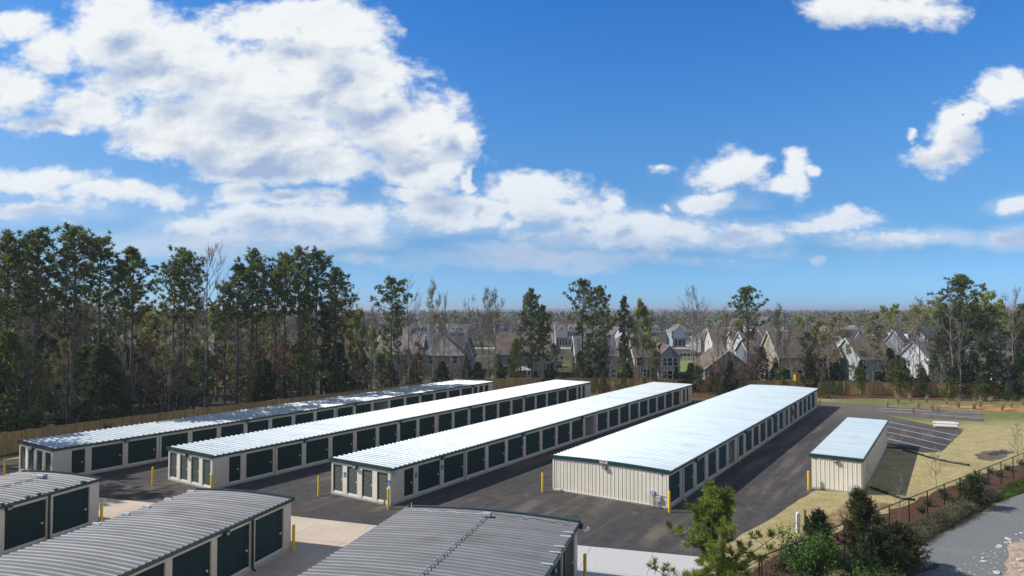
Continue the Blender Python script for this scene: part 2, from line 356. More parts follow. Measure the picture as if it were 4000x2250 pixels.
# ------------------------------------------------------------------ mesh helpers
class MB:
    def __init__(s): s.v = []; s.f = []
    def add(s, vs, fs):
        o = len(s.v); s.v.extend([tuple(p) for p in vs]); s.f.extend([tuple(i + o for i in f) for f in fs]); return s
    def box(s, x0, x1, y0, y1, z0, z1):
        return s.add([(x0,y0,z0),(x1,y0,z0),(x1,y1,z0),(x0,y1,z0),(x0,y0,z1),(x1,y0,z1),(x1,y1,z1),(x0,y1,z1)],
                     [(0,3,2,1),(4,5,6,7),(0,1,5,4),(1,2,6,5),(2,3,7,6),(3,0,4,7)])
    def bevbox(s, x0, x1, y0, y1, z0, z1, b):
        vs = []
        for z, k in ((z0, b), (z0 + b, 0), (z1 - b, 0), (z1, b)):
            vs += [(x0+k,y0+k,z),(x1-k,y0+k,z),(x1-k,y1-k,z),(x0+k,y1-k,z)]
        fs = [(3,2,1,0),(12,13,14,15)]
        for L in range(3):
            for i in range(4):
                a = L*4+i; c = L*4+(i+1)%4; fs.append((a, c, c+4, a+4))
        return s.add(vs, fs)
    def tube(s, pts, rad, n=6, cap=True):
        pts = [Vector(p) for p in pts]; k = len(pts)
        if not hasattr(rad, '__len__'): rad = [rad] * k
        vs = []; prev = None
        for i, p in enumerate(pts):
            t = (pts[min(i+1, k-1)] - pts[max(i-1, 0)])
            if t.length < 1e-9: t = Vector((0, 0, 1))
            t.normalize()
            if prev is None: a = t.orthogonal().normalized()
            else:
                a = prev - t * prev.dot(t)
                a = a.normalized() if a.length > 1e-6 else t.orthogonal().normalized()
            prev = a; b = t.cross(a)
            for j in range(n):
                q = 2 * math.pi * j / n; vs.append(p + (a * math.cos(q) + b * math.sin(q)) * rad[i])
        fs = []
        for i in range(k - 1):
            for j in range(n):
                j2 = (j + 1) % n; fs.append((i*n+j, i*n+j2, (i+1)*n+j2, (i+1)*n+j))
        if cap and n > 3:
            fs.append(tuple(range(n))[::-1]); fs.append(tuple((k-1)*n + j for j in range(n)))
        return s.add(vs, fs)
    def build(s, name, mat, parent=None, smooth=False, loc=None):
        me = bpy.data.meshes.new(name); me.from_pydata(s.v, [], s.f)
        if smooth: me.polygons.foreach_set('use_smooth', [True] * len(me.polygons))
        if isinstance(mat, str): mat = M[mat]
        me.materials.append(mat); me.update()
        return link(name, me, parent, loc)
def link(name, me, parent=None, loc=None):
    o = bpy.data.objects.new(name, me); COL.objects.link(o)
    if parent: o.parent = parent
    if loc: o.location = loc
    return o
def empty(name, loc=(0, 0, 0), rz=0.0, sc=1.0):
    o = bpy.data.objects.new(name, None); COL.objects.link(o); o.location = loc; o.rotation_euler = (0, 0, rz)
    o.scale = (sc, sc, sc); o.empty_display_size = .5; return o
def tag(o, label, cat, group=None, kind=None):
    if label: o['label'] = label
    if cat: o['category'] = cat
    if group: o['group'] = group
    if kind: o['kind'] = kind
    return o
KIDS = {}
def dup(root):
    r = root.copy(); COL.objects.link(r)
    for ch in root.children:
        c = ch.copy(); COL.objects.link(c); c.parent = r
        for gch in ch.children:
            d = gch.copy(); COL.objects.link(d); d.parent = c
    return r
def at(u, h, Y):   # world x of photo column u at depth Y (approx), for laying out things at their real place
    return (u - 2000) / 2666.15 * Y
def sheet(name, pts, z, mat, kind='structure', jag=0.0, seed=1, step=1.0):
    rnd = random.Random(seed); P = []
    n = len(pts)
    for i in range(n):
        a = Vector(pts[i]); b = Vector(pts[(i+1) % n])
        if jag:
            k = max(1, int((b-a).length / step)); nrm = Vector((-(b-a).y, (b-a).x)).normalized()
            for j in range(k):
                P.append(a.lerp(b, j / k) + nrm * rnd.uniform(-jag, jag))
        else: P.append(a)
    from mathutils.geometry import tessellate_polygon
    vs = [(p.x, p.y, z) for p in P]
    tris = tessellate_polygon([[Vector((p.x, p.y, 0)) for p in P]])
    fs = []
    for t in tris:
        a, b, c = (P[i] for i in t)
        cr = (b.x-a.x)*(c.y-a.y) - (b.y-a.y)*(c.x-a.x)
        fs.append(tuple(t) if cr > 0 else tuple(reversed(t)))
    m = MB(); m.add(vs, fs); o = m.build(name, mat)
    if kind: o['kind'] = kind
    return o
# ------------------------------------------------------------------ ground, paving, road
gm = MB(); gm.add([(-6000,-200,0),(6000,-200,0),(6000,9000,0),(-6000,9000,0)], [(0,1,2,3)])
g0 = gm.build('ground', 'ground'); g0['kind'] = 'structure'
sheet('asphalt_lot', [(-60,61),(-48,57.5),(-31,51.5),(-26.3,50.1),(-15.1,46.9),(-8.7,44.8),(3.84,41.1),(10.6,39.2),(11.02,39.3),(13.4,41.9),(14.4,43.1),
   (17.6,46.5),(21.2,50.9),(23.6,53.5),(26.5,52.6),(38.84,71.7),(40.3,67.5),(42.4,67.9),(52.54,79.85),(51.2,82.9),(49.75,91.2),(54.6,88.0),(59.1,86.0),(65.3,95.2),
   (54.65,100.9),(51.4,102.8),(46.9,105.35),(30,107.5),(12,112.0),(-2,114.0),(-12,108.5),(-47,64.5)], .006, 'asphalt', jag=.06, seed=3, step=.8)
sheet('concrete_apron', [(-60,-6),(8,-6),(9.5,30),(10.5,38.8),(10.6,39.2),(3.84,41.1),(-8.7,44.8),(-15.1,46.9),(-26.3,50.1),(-31,51.5),(-48,57.5),(-60,61)], .010, 'concrete')
sheet('mulch_bed', [(-2,114.2),(12,112.2),(30,107.9),(48.3,108.4),(57.8,108.4),(67.9,105.7),(77.9,104.5),(110,99),(110,104.5),(78.9,110.4),(54.2,115.0),(30,117.2),(5,120.0),(-4,119)], .008, 'mulch', jag=.35, seed=5, step=1.5)
sheet('clay_bank', [(58,101.5),(68,101.0),(83,98.6),(110,95),(110,89),(84,91.5),(66,95.3)], .007, 'clay', jag=.3, seed=6)
sheet('mulch_bed', [(8.5,33),(14,38.8),(26.65,48.3),(33,53.4),(40.2,58.8),(46.7,62.8),(60,72),(62,70),(43.2,57.4),(26.9,45.0),(9.5,31)], .008, 'mulch', jag=.25, seed=7)
sheet('grass_verge', [(9.5,31),(26.9,45.0),(43.2,57.4),(62,70),(64,67),(41.6,54.6),(32.9,48.0),(27.4,43.5),(24.4,40.8),(19,34.5),(12,26)], .012, 'verge', jag=.2, seed=8)
sheet('gravel_road', [(12,26),(19,34.5),(24.4,40.8),(27.4,43.5),(32.9,48.0),(41.6,54.6),(64,67),(80,52),(60,50),(38,46.0),(32.6,43.2),(29.2,40.7),(26.6,37.4),(24.9,34.5),(23,30),(20,24)], .018, 'gravel', jag=.25, seed=9)
sheet('sandy_shoulder', [(20,24),(23,31),(24.6,35.5),(26.2,38.0),(28.5,40.7),(31.8,42.9),(37,45.0),(60,50),(80,52),(80,20),(30,20)], .014, 'sand', jag=.2, seed=10)
sheet('street', [(10,122),(13.5,137),(17.5,190),(22,240),(24,262),(34,262),(30,240),(25.5,190),(22,137),(19,122)], .02, 'street')
sheet('street', [(-60,246),(130,246),(130,256),(-60,256)], .012, 'street')
sheet('back_lawn', [(33.5,136),(45.5,136),(52,190),(40,190)], .014, 'lawn')
sheet('back_lawn', [(20.6,137),(24,137),(30,165),(26.5,165)], .024, 'lawn')
sheet('puddle', [(45.9,66.3),(46.6,67.2),(47.6,67.9),(48.6,68.2),(49.0,67.8),(48.3,67.1),(47.4,66.7),(46.6,66.1)], .012, 'puddle', jag=.06, step=.4)
sheet('wet_ground', [(43.8,64.4),(44.8,66.6),(46.6,68.0),(49.0,68.9),(49.8,68.0),(48.2,66.6),(46.5,64.9),(44.6,63.8)], .007, 'wet', jag=.15, step=.4)
# painted bay lines
LN = [((54.24,99.94),(65.1,95.21)),((52.58,97.66),(63.97,93.41)),((51.19,95.49),(61.2,88.9)),((46.5,88.3),(49.76,76.53)),((44.6,84.8),(47.31,73.9)),((42.6,80.9),(44.99,71.21)),((40.3,77.4),(42.52,68.2))]
for k, (a, b) in enumerate(LN):
    a = Vector(a); b = Vector(b); n = Vector((-(b-a).y, (b-a).x)).normalized() * (.07 if k > 2 else .09)
    m = MB(); m.add([(*(a-n),.012),(*(b-n),.012),(*(b+n),.012),(*(a+n),.012)], [(3,2,1,0)])
    o = m.build('parking_line', 'stripe'); o['kind'] = 'structure'

# ------------------------------------------------------------------ storage buildings
DZ = .9
_door = {}
def door_mesh(w, h, kind='curtain'):
    key = (round(w, 2), round(h, 2), kind)
    if key in _door: return _door[key]
    m = MB(); n = 22 if h < 2.6 else 30
    # rolled slats: shallow waves, facing -y; x 0..w, z 0..h
    vs = []; prof = []
    for i in range(n):
        z0 = i * h / n; z1 = (i + 1) * h / n; dz = z1 - z0
        prof += [(z0, 0.0), (z0 + dz * .18, -.030), (z0 + dz * .50, -.030), (z0 + dz * .93, 0.0)]
    prof.append((h, 0))
    for z, y in prof: vs += [(0, y, z), (w, y, z)]
    fs = [(2*i, 2*i+1, 2*i+3, 2*i+2) for i in range(len(prof) - 1)]
    m.add(vs, fs)
    me = bpy.data.meshes.new('roll_up_door'); me.from_pydata(m.v, [], m.f); me.materials.append(M['door']); me.update()
    _door[key] = me; return me
_sm = {}
def shared(key, make, mat):
    if key not in _sm:
        m = make(); me = bpy.data.meshes.new(key.split('|')[0]); me.from_pydata(m.v, [], m.f); me.materials.append(M[mat]); me.update(); _sm[key] = me
    return _sm[key]
def ribbed(L, Hh, pitch=.305, depth=.035, top=None):
    """ribbed sheet in x 0..L, z 0..Hh, ribs towards -y; top(x) gives the height"""
    m = MB(); xs = []; x = 0.0
    while x < L - 1e-6:
        for fx, y in ((0, 0), (.36, 0), (.42, -.012), (.52, -.012), (.58, 0), (.72, 0), (.82, -depth), (.94, -depth)):
            q = x + fx * pitch
            if q < L: xs.append((q, y))
        x += pitch
    xs.append((L, 0)); vs = []
    for q, y in xs: vs += [(q, y, 0), (q, y, top(q) if top else Hh)]
    m.add(vs, [(2*i, 2*i+2, 2*i+3, 2*i+1) for i in range(len(xs) - 1)]); return m
def wall_light(parent, x, y, z, face, big=1.0):
    """face 'r': on the y=0 wall looking -y; 'f': on the x=0 wall looking -x"""
    def mk():
        m = MB(); m.bevbox(-.17, .17, -.20, 0, -.11, .11, .02); m.box(-.05, .05, -.02, .06, -.06, .06); return m
    def lens():
        m = MB(); m.add([(-.13,-.203,-.085),(.13,-.203,-.085),(.13,-.203,.05),(-.13,-.203,.05)], [(0,1,2,3)]); m.box(-.12, .12, -.18, -.04, -.118, -.111); return m
    o = link('wall_light', shared('wall_light', mk, 'black'), parent, (x, y, z))
    o.rotation_euler = (R(-18), 0, 0) if face == 'r' else (R(-18), 0, R(-90))
    o.scale = (big, big, big); l = link('lens', shared('lens', lens, 'lens'), o)
    return o
def building(label, P, rot, L, W, H, doors, front, roofm, crest=0.0, rib=.5, lights=(), flight=None, spouts=(), spoutm='beige', dh=2.05, dz=.22, openb=(), group='storage buildings in the fenced yard', tags=()):
    b = empty('storage_building', (P[0], P[1], 0), rot); tag(b, label, 'storage building', group)
    # concrete slab
    MB().box(-.02, L + .02, -.02, W + .02, 0, .14).build('slab', 'concrete_pad', b)
    T = .16; top = dz + dh
    def prof(y): return 4 * crest * (y / W) * (1 - y / W)
    w = MB(); w.box(0, L, 0, T, top, H)                                  # header over the doors
    ds = sorted(doors); x = 0.0
    for a, c in ds:
        if a > x: w.box(x, a, 0, T, .14, top)
        w.box(a, c, .03, T, .14, dz)
        x = c
    w.box(x, L, 0, T, .14, top)
    w.box(0, L, W - T, W, .14, H); w.box(L - T, L, T, W - T, .14, H)
    w.build('wall', 'beige', b)
    core = MB(); cuts = sorted(openb); x = T
    for a, c in cuts:
        core.box(x, a - .12, T + .10, W - T - .01, .14, H - .06); x = c + .12
        core.box(a - .12, c + .12, 2.9, W - T - .01, .14, H - .06)
    core.box(x, L - T - .01, T + .10, W - T - .01, .14, H - .06)
    core.build('inner_partition', 'inside', b)
    for a, c in cuts:
        r = ribbed(c - a + .24, H - .2, .3, .05); o = r.build('open_unit_panel', 'inside', b, loc=(a - .12, 2.85, .14))
    for i, (a, c) in enumerate(ds):
        if (a, c) in cuts: continue
        wd = c - a
        d = link('roll_up_door', door_mesh(wd, dh), b, (a, T - .05, dz))
        bar = link('bottom_bar', shared('bottom_bar|%.2f' % wd, lambda: MB().box(0, wd, -.035, 0.0, 0, .075), 'white_metal'), d)
        lt = link('latch', shared('latch', lambda: MB().box(-.06, .06, -.07, -.02, -.04, .04).box(-.02, .02, -.09, -.07, -.09, .05), 'white_metal'), d, (wd - .22, 0, .98))
    if front == 'doors':
        fd = [(.18, 1.22), (1.68, 2.76), (3.24, 4.32), (4.78, 5.86)] ; s = W / 6.1; fd = [(W - c * s, W - a * s) for a, c in fd]
        fw = MB(); fw.box(0, T, T, W - T, top, H)
        ys = T; 
        for a, c in sorted(fd):
            fw.box(0, T, ys, a, .14, top); fw.box(.03, T, a, c, .14, dz); ys = c
        fw.box(0, T, ys, W - T, .14, top)
        fw.box(0, T, W - T, W - T + .0001, .14, .15)
        fw.build('front_wall', 'panel', b)
        for a, c in fd:
            wd = c - a
            d = link('roll_up_door', door_mesh(wd, dh), b, (T - .05, c, dz)); d.rotation_euler = (0, 0, R(-90))
            link('bottom_bar', shared('bottom_bar|%.2f' % wd, lambda: MB().box(0, wd, -.035, 0.0, 0, .075), 'white_metal'), d)
            link('latch', shared('latch', lambda: None, 'white_metal'), d, (wd - .12, 0, .98))
    elif front == 'ribbed':
        r = ribbed(W, 0, .305, .035, top=lambda q: H - .15 + prof(W - q)); o = r.build('front_wall', 'panel', b, loc=(-.012, W, .14)); o.rotation_euler = (0, 0, R(-90))
        MB().box(-.006, T, T, W - T, .14, H - .02).build('front_backing', 'panel', b)
        MB().box(-.06, -.006, -.03, .10, .1401, H - .1).box(-.06, -.006, W - .10, W + .03, .1401, H - .1).box(-.065, -.02, .1, W - .1, .10, .17).build('corner_trim', 'panel', b)
    if flight is not None: wall_light(b, -.05 - .02, flight, H - .30, 'f')
    for s_ in lights: wall_light(b, s_, -.06, H - .28, 'r')
    for s_ in spouts:
        m = MB(); m.box(s_ - .05, s_ + .05, -.13, -.03, .12, H - .14); m.add([(s_-.05,-.13,.12),(s_+.05,-.13,.12),(s_+.05,-.03,.12),(s_-.05,-.03,.12),(s_-.05,-.32,.03),(s_+.05,-.32,.03),(s_+.05,-.26,-.0+.012),(s_-.05,-.26,.012)],
              [(0,1,5,4),(2,3,7,6),(1,2,6,5),(3,0,4,7),(4,5,6,7)])
        m.build('downspout', spoutm, b)
    # roof sheet, ribs run across the building
    m = MB(); xs = []; x = -.06
    while x < L + .04:
        for fx, z in (((0, 0), (.58, 0), (.68, .034), (.90, .034)) if roofm == 'roof_grey' else ((0, 0), (.70, 0), (.78, .075), (.92, .075))):
            q = x + fx * rib
            if q < L + .04: xs.append((q, z))
        x += rib
    xs.append((L + .04, 0)); ny = 9 if crest else 2
    ysn = [-.10 + (W + .22) * i / (ny - 1) for i in range(ny)]; vs = []
    for q, z in xs:
        for y in ysn: vs.append((q, y, H + .03 + z + prof(min(max(y, 0), W))))
    fs = [(i*ny+j, (i+1)*ny+j, (i+1)*ny+j+1, i*ny+j+1) for i in range(len(xs) - 1) for j in range(ny - 1)]
    m.add(vs, fs); rf = m.build('roof', roofm, b)
    segs = ny - 1
    for xa, xb in ((-.13, -.05), (L + .03, L + .11)):                    # green edge trim, near end and far end
        t = MB()
        for j in range(segs):
            ya, yb = ysn[j] - (.06 if j == 0 else 0), ysn[j+1] + (.02 if j == segs - 1 else 0)
            za, zb = prof(min(max(ysn[j], 0), W)), prof(min(max(ysn[j+1], 0), W))
            o = len(t.v)
            t.v += [(xa,ya,H-.14+za),(xb,ya,H-.14+za),(xb,yb,H-.14+zb),(xa,yb,H-.14+zb),(xa,ya,H+.10+za),(xb,ya,H+.10+za),(xb,yb,H+.10+zb),(xa,yb,H+.10+zb)]
            t.f += [tuple(k+o for k in f) for f in ((0,3,2,1),(4,5,6,7),(0,1,5,4),(1,2,6,5),(2,3,7,6),(3,0,4,7))]
            if j < segs:                                                  # flat lip over the sheet
                w2 = xb + .14 if xa < 0 else xa - .14
                o = len(t.v); t.v += [(xb if xa<0 else xa,ya,H+.101+za),(w2,ya,H+.101+za),(w2,yb,H+.101+zb),(xb if xa<0 else xa,yb,H+.101+zb)]
                t.f.append((o,o+1,o+2,o+3) if xa < 0 else (o+3,o+2,o+1,o))
        t.build('fascia', 'green_trim', b)
    gt = MB(); gt.box(-.05, L + .03, -.17, -.102, H - .13, H + .035); gt.box(-.05, L + .03, -.102, -.004, H - .13, H - .11)
    gt.build('gutter', 'green_trim', b)
    gt = MB(); gt.box(-.05, L + .03, W + .122, W + .18, H - .13, H - .01); gt.box(-.05, L + .03, W + .004, W + .122, H - .13, H - .11); gt.build('gutter', 'green_trim', b)
    return b
A1 = math.atan2(.8367, .5476)
def bays(n, first=(1.46, 2.52), tail=(), start=3.03, w=2.6, p=3.048): return ([first] if first else []) + [(start + p*i, start + p*i + w) for i in range(n)] + list(tail)
bA = building('long white-roofed storage row dappled with tree shade, farthest left beside the wooden fence', (-37.5,56.1), A1, 62.9, 6.1, 2.62,
   bays(18, tail=((57.8,58.83),(59.27,60.33),(60.75,61.77))), 'doors', 'roof_white', 0, .5, (5.87,18.2,33.45,45.5,57.6), 3.3, (8.97,30.4,48.6), openb=[(3.03+3.048*11, 3.03+3.048*11+2.6)])
bB = building('long white-roofed storage row with plain green doors, second from the wooden fence', (-23.3,53.5), A1, 65.3, 6.1, 2.62,
   bays(19, tail=((61.0,61.9),(62.4,63.3))), 'doors', 'roof_white', 0, .5, (8.95,21.3,33.4,45.5,57.4), 3.4, (5.9,27.4,54.5))
bC = building('long white-roofed storage row with blue signs by its front doors, in the middle', (-8.7,49.25), A1, 66.0, 6.1, 2.62,
   bays(19, tail=((61.9,62.9),(63.5,64.4))), 'doors', 'roof_white', 0, .5, (5.8,17.7,29.6,41.4,56.0), 3.4, (8.85,32.4,60.8), openb=[(3.03+3.048*9, 3.03+3.048*9+2.6)])
dD = [(.12,2.45),(3.3,5.45),(6.16,8.3),(9.14,11.35),(12.05,14.4),(15.0,17.1),(18.35,20.05),(20.85,23.2),(23.8,26.0),(26.6,28.9),(29.5,31.8),(32.4,34.6),(35.4,37.6),(38.74,40.25),(41.38,43.07),(43.8,45.7),(46.9,49.1),(49.85,52.0),(52.8,55.0),(55.8,58.3)]
bD = building('widest white-roofed storage building with a blank ribbed end wall and red sign', (11.0,48.4), A1, 60.4, 9.3, 2.62,
   dD, 'ribbed', 'roof_pale', .10, .5, (5.8,20.45,32.1,43.5,55.6), 4.85, (2.9,17.8,38.2), openb=[(15.0,17.1),(41.38,43.07)])
bG = building('short doorless storage building with ribbed walls and a pale roof, standing alone at right', (26.5,52.2), A1, 22.0, 3.5, 2.62,
   [], 'none', 'roof_pale', 0, .42, (), 1.75, ())
# ribbed sheets of the short building
r = ribbed(3.5, 2.62 - .28, .32, .035); o = r.build('front_wall', 'panel', bG, loc=(-.012, 3.5, .14)); o.rotation_euler = (0, 0, R(-90))
MB().box(-.004, .16, .16, 3.34, .14, 2.6).build('front_backing', 'panel', bG)
ribbed(19.6, 2.34, .305, .03).build('side_panel', 'panel', bG, loc=(1.0, -.012, .14))
MB().box(.0, .86, -.05, -.004, .141, 2.5).box(20.8, 21.6, -.05, -.004, .141, 2.5).build('corner_trim', 'panel', bG)
A2 = math.atan2(.9583, .2857)
def fbays(n): return [(-b + 38.0, -a + 38.0) for a, b in [(.71 + 2.95*i, 3.25 + 2.95*i) for i in range(n)]]
def fpos(c, L, d=(.2857, .9583)): return (c[0] - d[0]*L, c[1] - d[1]*L)
F1c, F2c, F3c = (-27.1,45.2), (-12.98,40.5), (3.41,35.96)
GF = 'older grey-roofed storage buildings in front'
bF1 = building('grey-roofed storage building in the bottom left corner, only its end in view', fpos(F1c,38), A2, 38, 6.7, 2.92, fbays(12), 'none', 'roof_grey', .13, .36,
   (31.9,), None, (34.45,), 'green_trim', dh=2.38, group=GF)
bF2 = building('grey-roofed storage building with four large green doors, left of centre in front', fpos(F2c,38), A2, 38, 6.7, 2.92, fbays(12), 'none', 'roof_grey', .13, .36,
   (32.3,), None, (34.45,), 'green_trim', dh=2.38, group=GF)
bF3 = building('wide grey-roofed storage building with a pipe along its ridge, front centre', fpos(F3c,38), A2, 38, 9.6, 2.92, fbays(12), 'none', 'roof_grey', .19, .36,
   (31.9,), None, (34.45,), 'green_trim', dh=2.38, group=GF)
for b_, L_, W_, ks in ((bF3, 38, 9.6, (1.9,2.5,4.0,4.8,6.3,8.1)), (bF2, 38, 6.7, ()), (bF1, 38, 6.7, ())):
    for k in ks: MB().box(L_ - k - .04, L_ - k + .04, -.18, .35, 2.992, 3.03).build('rib_closure', 'white_metal', b_)
for k in (1.2,3.1,4.2,4.9,6.4,8.2): MB().box(38 - k - .12, 38 - k + .12, -.12, .12, 2.99, 3.04).build('rib_closure', 'green_trim', bF1)
for k in (.6,2.4,4.0,5.4,7.2): MB().box(38 - k - .07, 38 - k + .07, 6.35, 6.84, 2.97, 3.06).build('rib_closure', 'white_metal', bF2)
# pipe along the ridge of the wide grey roof, junction box, cables, camera
def ridge_pipe(b, W, x_end, boxed=True, crest=.2):
    y = W / 2 - .2; z = 2.95 + crest
    p = MB().tube([(1, y, z + .11), (x_end, y, z + .11)], .022, 6); o = p.build('roof_conduit', 'grey_box', b)
    x = x_end - .7
    while x > 8:
        link('pipe_support', shared('pipe_support', lambda: MB().box(-.02, .02, -.16, .16, .04, .075).box(-.02, .02, -.03, .03, .075, .1), 'grey_box'), o, (x, y, z)); x -= .72
    MB().bevbox(x_end, x_end + .34, y - .24, y + .24, z + .05, z + .24, .02).build('junction_box', 'grey_box', b)
ridge_pipe(bF3, 9.6, 36.7, crest=.19); ridge_pipe(bF1, 6.7, 36.4, crest=.13)
def zr(y, W=9.6, c=.19): return 2.92 + .08 + 4 * c * (y / W) * (1 - y / W)
c1 = [(37.05 + .12*math.sin(i*2.1), 4.3 - i*.36, zr(4.3 - i*.36) + (.03 if i % 2 else .10)) for i in range(12)] + [(37.2,.35,3.05),(37.35,.15,3.35),(37.6,-.05,3.38),(37.75,-.16,3.1)]
MB().tube(c1, .014, 5).build('cable', 'black', bF3)
c2 = [(37.0 + .1*math.sin(i*1.7), 4.9 + i*.42, zr(4.9 + i*.42) + (.02 if i % 2 else .09)) for i in range(10)] + [(37.5, 9.2, 3.05), (37.8, 9.35, 3.25)]
MB().tube(c2, .012, 5).build('cable', 'white_metal', bF3)
c3 = [(36.5 + .1*i, 3.6 + i*.3, zr(3.6 + i*.3, 6.7, .13) + (.03 if i % 2 else .1)) for i in range(6)] + [(37.7, 5.6, 3.3)]
MB().tube(c3, .012, 5).build('cable', 'white_metal', bF1)
sc_ = MB().box(37.7, 37.95, -.30, -.17, 2.70, 2.96).build('camera_bracket', 'black', bF3)
sc2 = MB().bevbox(-.07, .07, -.17, .17, -.065, .065, .02).build('security_camera', 'white', sc_, loc=(37.95, -.48, 2.62)); sc2.rotation_euler = (R(-22), 0, R(40))
# red and white sign, letters, meters, accessibility signs, extinguisher
def flat(parent, name, mat, x, y, z, w, h, face, off=.0):
    t = .012
    m = MB()
    if face == 'f': m.box(-t - off, -off, -w/2, w/2, -h/2, h/2)
    else: m.box(-w/2, w/2, -t - off, -off, -h/2, h/2)
    return m.build(name, mat, parent, loc=(x, y, z))
s = flat(bD, 'fascia_sign', 'white', -.135, 4.95, 2.73, .62, .30, 'f')
flat(s, 'sign_band', 'red', 0, 0, -.115, .62, .07, 'f', .013); flat(s, 'sign_band', 'red', 0, .0, .13, .62, .025, 'f', .013)
flat(s, 'sign_emblem', 'red', 0, .2, .05, .09, .10, 'f', .013)
flat(s, 'sign_text', 'dark', 0, -.06, .065, .34, .022, 'f', .013); flat(s, 'sign_text', 'dark', 0, -.06, .02, .30, .018, 'f', .013); flat(s, 'sign_text', 'dark', 0, -.02, -.03, .44, .014, 'f', .013)
def letter(b, ch, y, z=2.30, x=-.055, sz=.24):
    cu = bpy.data.curves.new('letter_tmp', 'FONT'); cu.body = ch; cu.size = sz * 1.35; cu.extrude = .004
    t = bpy.data.objects.new('letter_tmp', cu); COL.objects.link(t)
    bpy.context.view_layer.update()
    me = bpy.data.meshes.new_from_object(t.evaluated_get(bpy.context.evaluated_depsgraph_get()))
    bpy.data.objects.remove(t); me.materials.clear(); me.materials.append(M['black'])
    o = link('building_letter', me, b, (x, y, z)); o.rotation_euler = (R(90), 0, R(-90)); return o
letter(bD, 'E', .52); letter(bG, 'D', 3.35); letter(bC, 'F', .36, 2.33, -.006); letter(bB, 'G', .36, 2.33, -.006); letter(bA, 'H', .36, 2.33, -.006)
def meter(b, y, z, w, h, legs, dep=.16):
    o = MB().bevbox(-dep, 0, -w/2, w/2, -h/2, h/2, .015).build('electrical_box', 'grey_box', b, loc=(-.05, y, z))
    for dy, k in legs:
        MB().tube([(-.08, dy*.4, -h/2), (-.09, dy, -h/2 - (z-h/2)*.45), (-.09, dy*1.1, -z + .04)], .022, 6).build('conduit', 'grey_box', o)
meter(bD, 1.13, 1.02, .26, .32, ((-.05,0),(.06,0),(-.22,0))); meter(bD, .68, .66, .36, .40, ((-.08,0),(.02,0),(.10,0)), .2)
MB().tube([(-.09,1.0,.98),(-.09,.5,.93),(-.09,.22,.90)], .025, 6).build('conduit', 'grey_box', bD)
meter(bG, .38, .62, .30, .22, ())
for pts in ([(-.1,.5,.6),(-.12,.72,.58),(-.12,.86,.40),(-.12,.84,.05)], [(-.1,.45,.52),(-.12,.62,.46),(-.12,.68,.05)], [(-.1,.36,.5),(-.12,.34,.3),(-.12,.2,.05)]):
    MB().tube(pts, .022, 6).build('conduit', 'grey_box', bG)
def access_sign(b, x, y, z, face):
    s = flat(b, 'accessibility_sign', 'blue_sign', x, y, z, .26, .36, face)
    m = MB(); ring = [(math.cos(a)*.07, math.sin(a)*.07 - .05) for a in [R(k) for k in range(-200, 20, 20)]]
    segs = [(ring[i], ring[i+1]) for i in range(len(ring)-1)] + [((-.01,.06),(-.01,-.02)),((-.01,-.02),(.05,-.02)),((.05,-.02),(.075,-.10))]
    def T(p, o): return (-o, -p[0], p[1]) if face == 'f' else (p[0], -o, p[1])
    for a, c in segs:
        a = Vector(a); c = Vector(c); n = Vector((-(c-a).y, (c-a).x)).normalized() * .012
        q = [T(a-n, .015), T(c-n, .015), T(c+n, .015), T(a+n, .015)]
        m.add(q, [(0,1,2,3)])
    hd = [(-.01 + .022*math.cos(R(k)), .095 + .022*math.sin(R(k))) for k in range(0, 360, 45)]
    m.add([T(p, .015) for p in hd], [tuple(range(8))]); m.build('wheelchair_symbol', 'white', s)
access_sign(bC, -.005, 4.62, 1.62, 'f'); access_sign(bC, -.005, .14, 1.62, 'f')
for xx in (2.78, 5.85, 14.72, 17.8): access_sign(bC, xx, -.005, 1.62, 'r')
MB().box(42.9, 43.35, -.16, -.005, 1.1, 1.75).build('extinguisher_cabinet', 'red', bD)
MB().bevbox(.25, .55, -.12, -.005, 2.05, 2.35, .02).build('wall_box', 'grey_box', bC)
for bb_, n_ in ((bC, 5), (bB, 5), (bA, 5)):        # narrow seamed panels at the corner of the long side
    m = MB()
    for k in range(n_): m.box(.22 + k*.24, .235 + k*.24, -.012, -.001, .15, 2.02)
    m.build('panel_seam', 'beige', bb_)
for b_, L_ in ((bF1, 38), (bF2, 38)):
    for k in (1.9, 7.9, 10.8): MB().box(L_ - k - .1, L_ - k + .1, -.016, -.003, 2.72, 2.80).build('unit_plate', 'white', b_)
MB().box(.02, .3, 5.2, 5.45, .02, .10).build('unit_plate', 'white', bC) if False else None

